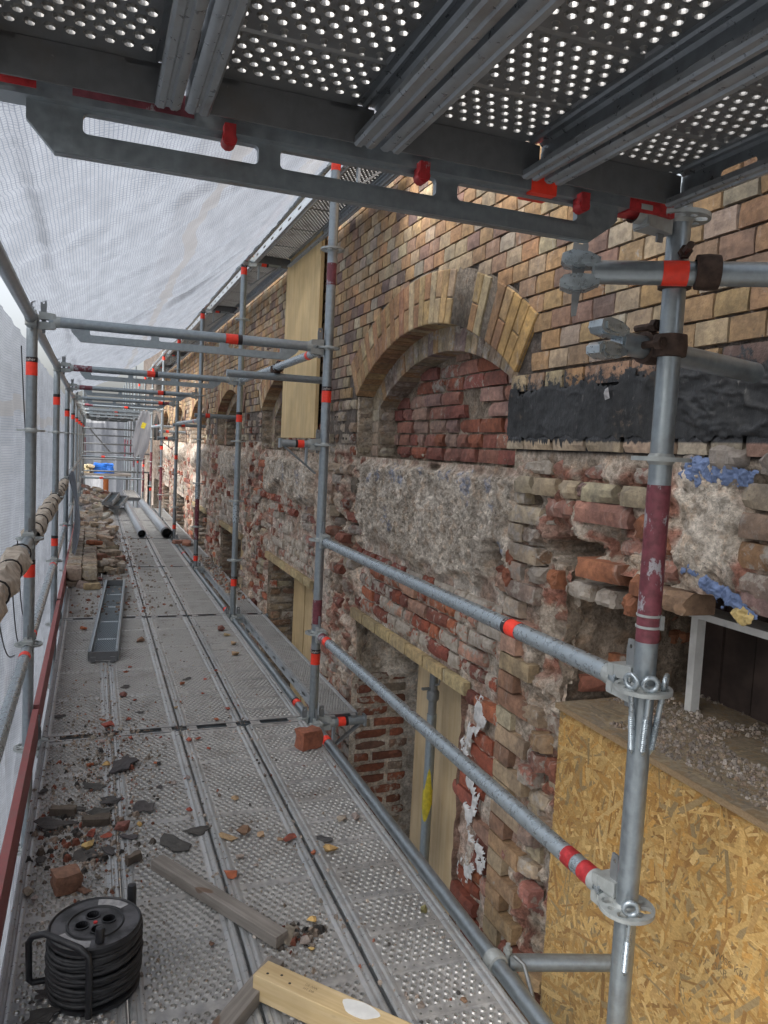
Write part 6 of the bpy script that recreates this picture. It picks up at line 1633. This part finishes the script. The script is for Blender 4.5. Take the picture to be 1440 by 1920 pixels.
net_sheet('end_sheet', f_end, 60, 10, 'sheet', 'white sheet closing the far end of the walkway', 'sheet', None)
def f_end2(u, v):
    z = -.4 + v * 2.2; return (-.80 + .05 * math.sin(z * 5) + .07 * math.cos(u * 6.28) * (1 + .5 * math.sin(z * 4)), 16.5 + .07 * math.sin(u * 6.28), z), (u, z)
net_sheet('net_bundle', f_end2, 14, 30, 'sheet', 'white sheeting gathered in a bundle at the far left post', 'sheet', None)
# shelf with tarp and bricks beyond the end
t = thing('far_platform', 'raised platform beyond the end rails that carries the blue tarp', 'platform', (-.1, 22.2, .28))
m = MB(); m.box((0, 0, 0), (1.6, 1.2, .06)); obj('platform_deck', m.mesh('platform_deck', 'greywood'), t)
for sx in (-.7, .7):
    m = MB(); m.box((sx, 0, -.5), (.06, .06, 1.0)); obj('leg', m.mesh('leg', 'steel_dark'), t)
bm = bmesh.new(); bmesh.ops.create_cube(bm, size=1); bmesh.ops.subdivide_edges(bm, edges=bm.edges[:], cuts=5, use_grid_fill=True); r = random.Random(2)
for v in bm.verts: v.co = Vector((v.co.x * .60 * (1 - .15 * v.co.z), v.co.y * .5, v.co.z * .30)) + Vector((r.uniform(-.018, .018), r.uniform(-.02, .02), r.uniform(-.02, .02)))
me = bpy.data.meshes.new('blue_tarp'); bm.to_mesh(me); bm.free(); me.materials.append(MT['bluetarp']); tag(obj('blue_tarp', me, None, (-.12, 22.1, .47)), 'bundle wrapped in bright blue tarp at the far end', 'tarp bundle')
for k in range(22):
    lbrick((-.78 + .35 * random.random(), 21.8 + .5 * random.random(), .35 + .18 * random.random()), (.2, .11, .09), (random.uniform(-.3, .3), random.uniform(-.3, .3), random.uniform(0, 3)), jit((.46, .40, .26)), 'pale brick in the small pile beside the blue tarp', 'pale bricks beside the blue tarp', .1)
m = MB(); m.tube((0, 0, 0), (0, 0, .42), .065, 20); tag(obj('orange_pipe', m.mesh('orange_pipe', 'orange_pipe', 50), None, (-.12, 16.6, .02)), 'short upright orange pipe at the far end of the walkway', 'pipe')
# translucent bag with a yellow label on a far wall-side post
def f_bag(u, v):
    z = 1.95 - v * .75; wd = .07 + .07 * math.sin(v * 3.0) * (1 if v < .8 else .5); a = (u - .5) * 2
    return (.40 - .10 * v + a * wd, 10.1 + .02 * math.sin(a * 3 + v * 4) + .015 * math.cos(v * 7), z - .12 * abs(a) * v), (u, z)
bg_ = net_sheet('plastic_bag', f_bag, 14, 18, 'bag', 'torn translucent plastic sheet with a yellow label hanging from a far post', 'plastic sheet', None)
m = MB(); m.box((0, 0, 0), (.07, .004, .10), Matrix.Rotation(.35, 3, 'Y')); obj('label_patch', m.mesh('label_patch', 'yellowpaint'), bg_, (.37, 10.02, 1.70))
# blue print tarp and white sheet on the level below the left planks
m = MB()
n = 20; vs = []; 
for j in range(n + 1):
    for i in range(n + 1): vs.append((-1.5 + 1.3 * i / n, -3.0 + 2.9 * j / n, -1.6 + .05 * float(vn(i * .9, j * .9, 3))))
m.add(vs, [(j * (n + 1) + i, j * (n + 1) + i + 1, (j + 1) * (n + 1) + i + 1, (j + 1) * (n + 1) + i) for j in range(n) for i in range(n)])
tag(obj('blue_tarp', m.mesh('blue_tarp', 'bluesheet', 60)), 'light blue and white tarp below the planks on the net side', 'tarp')
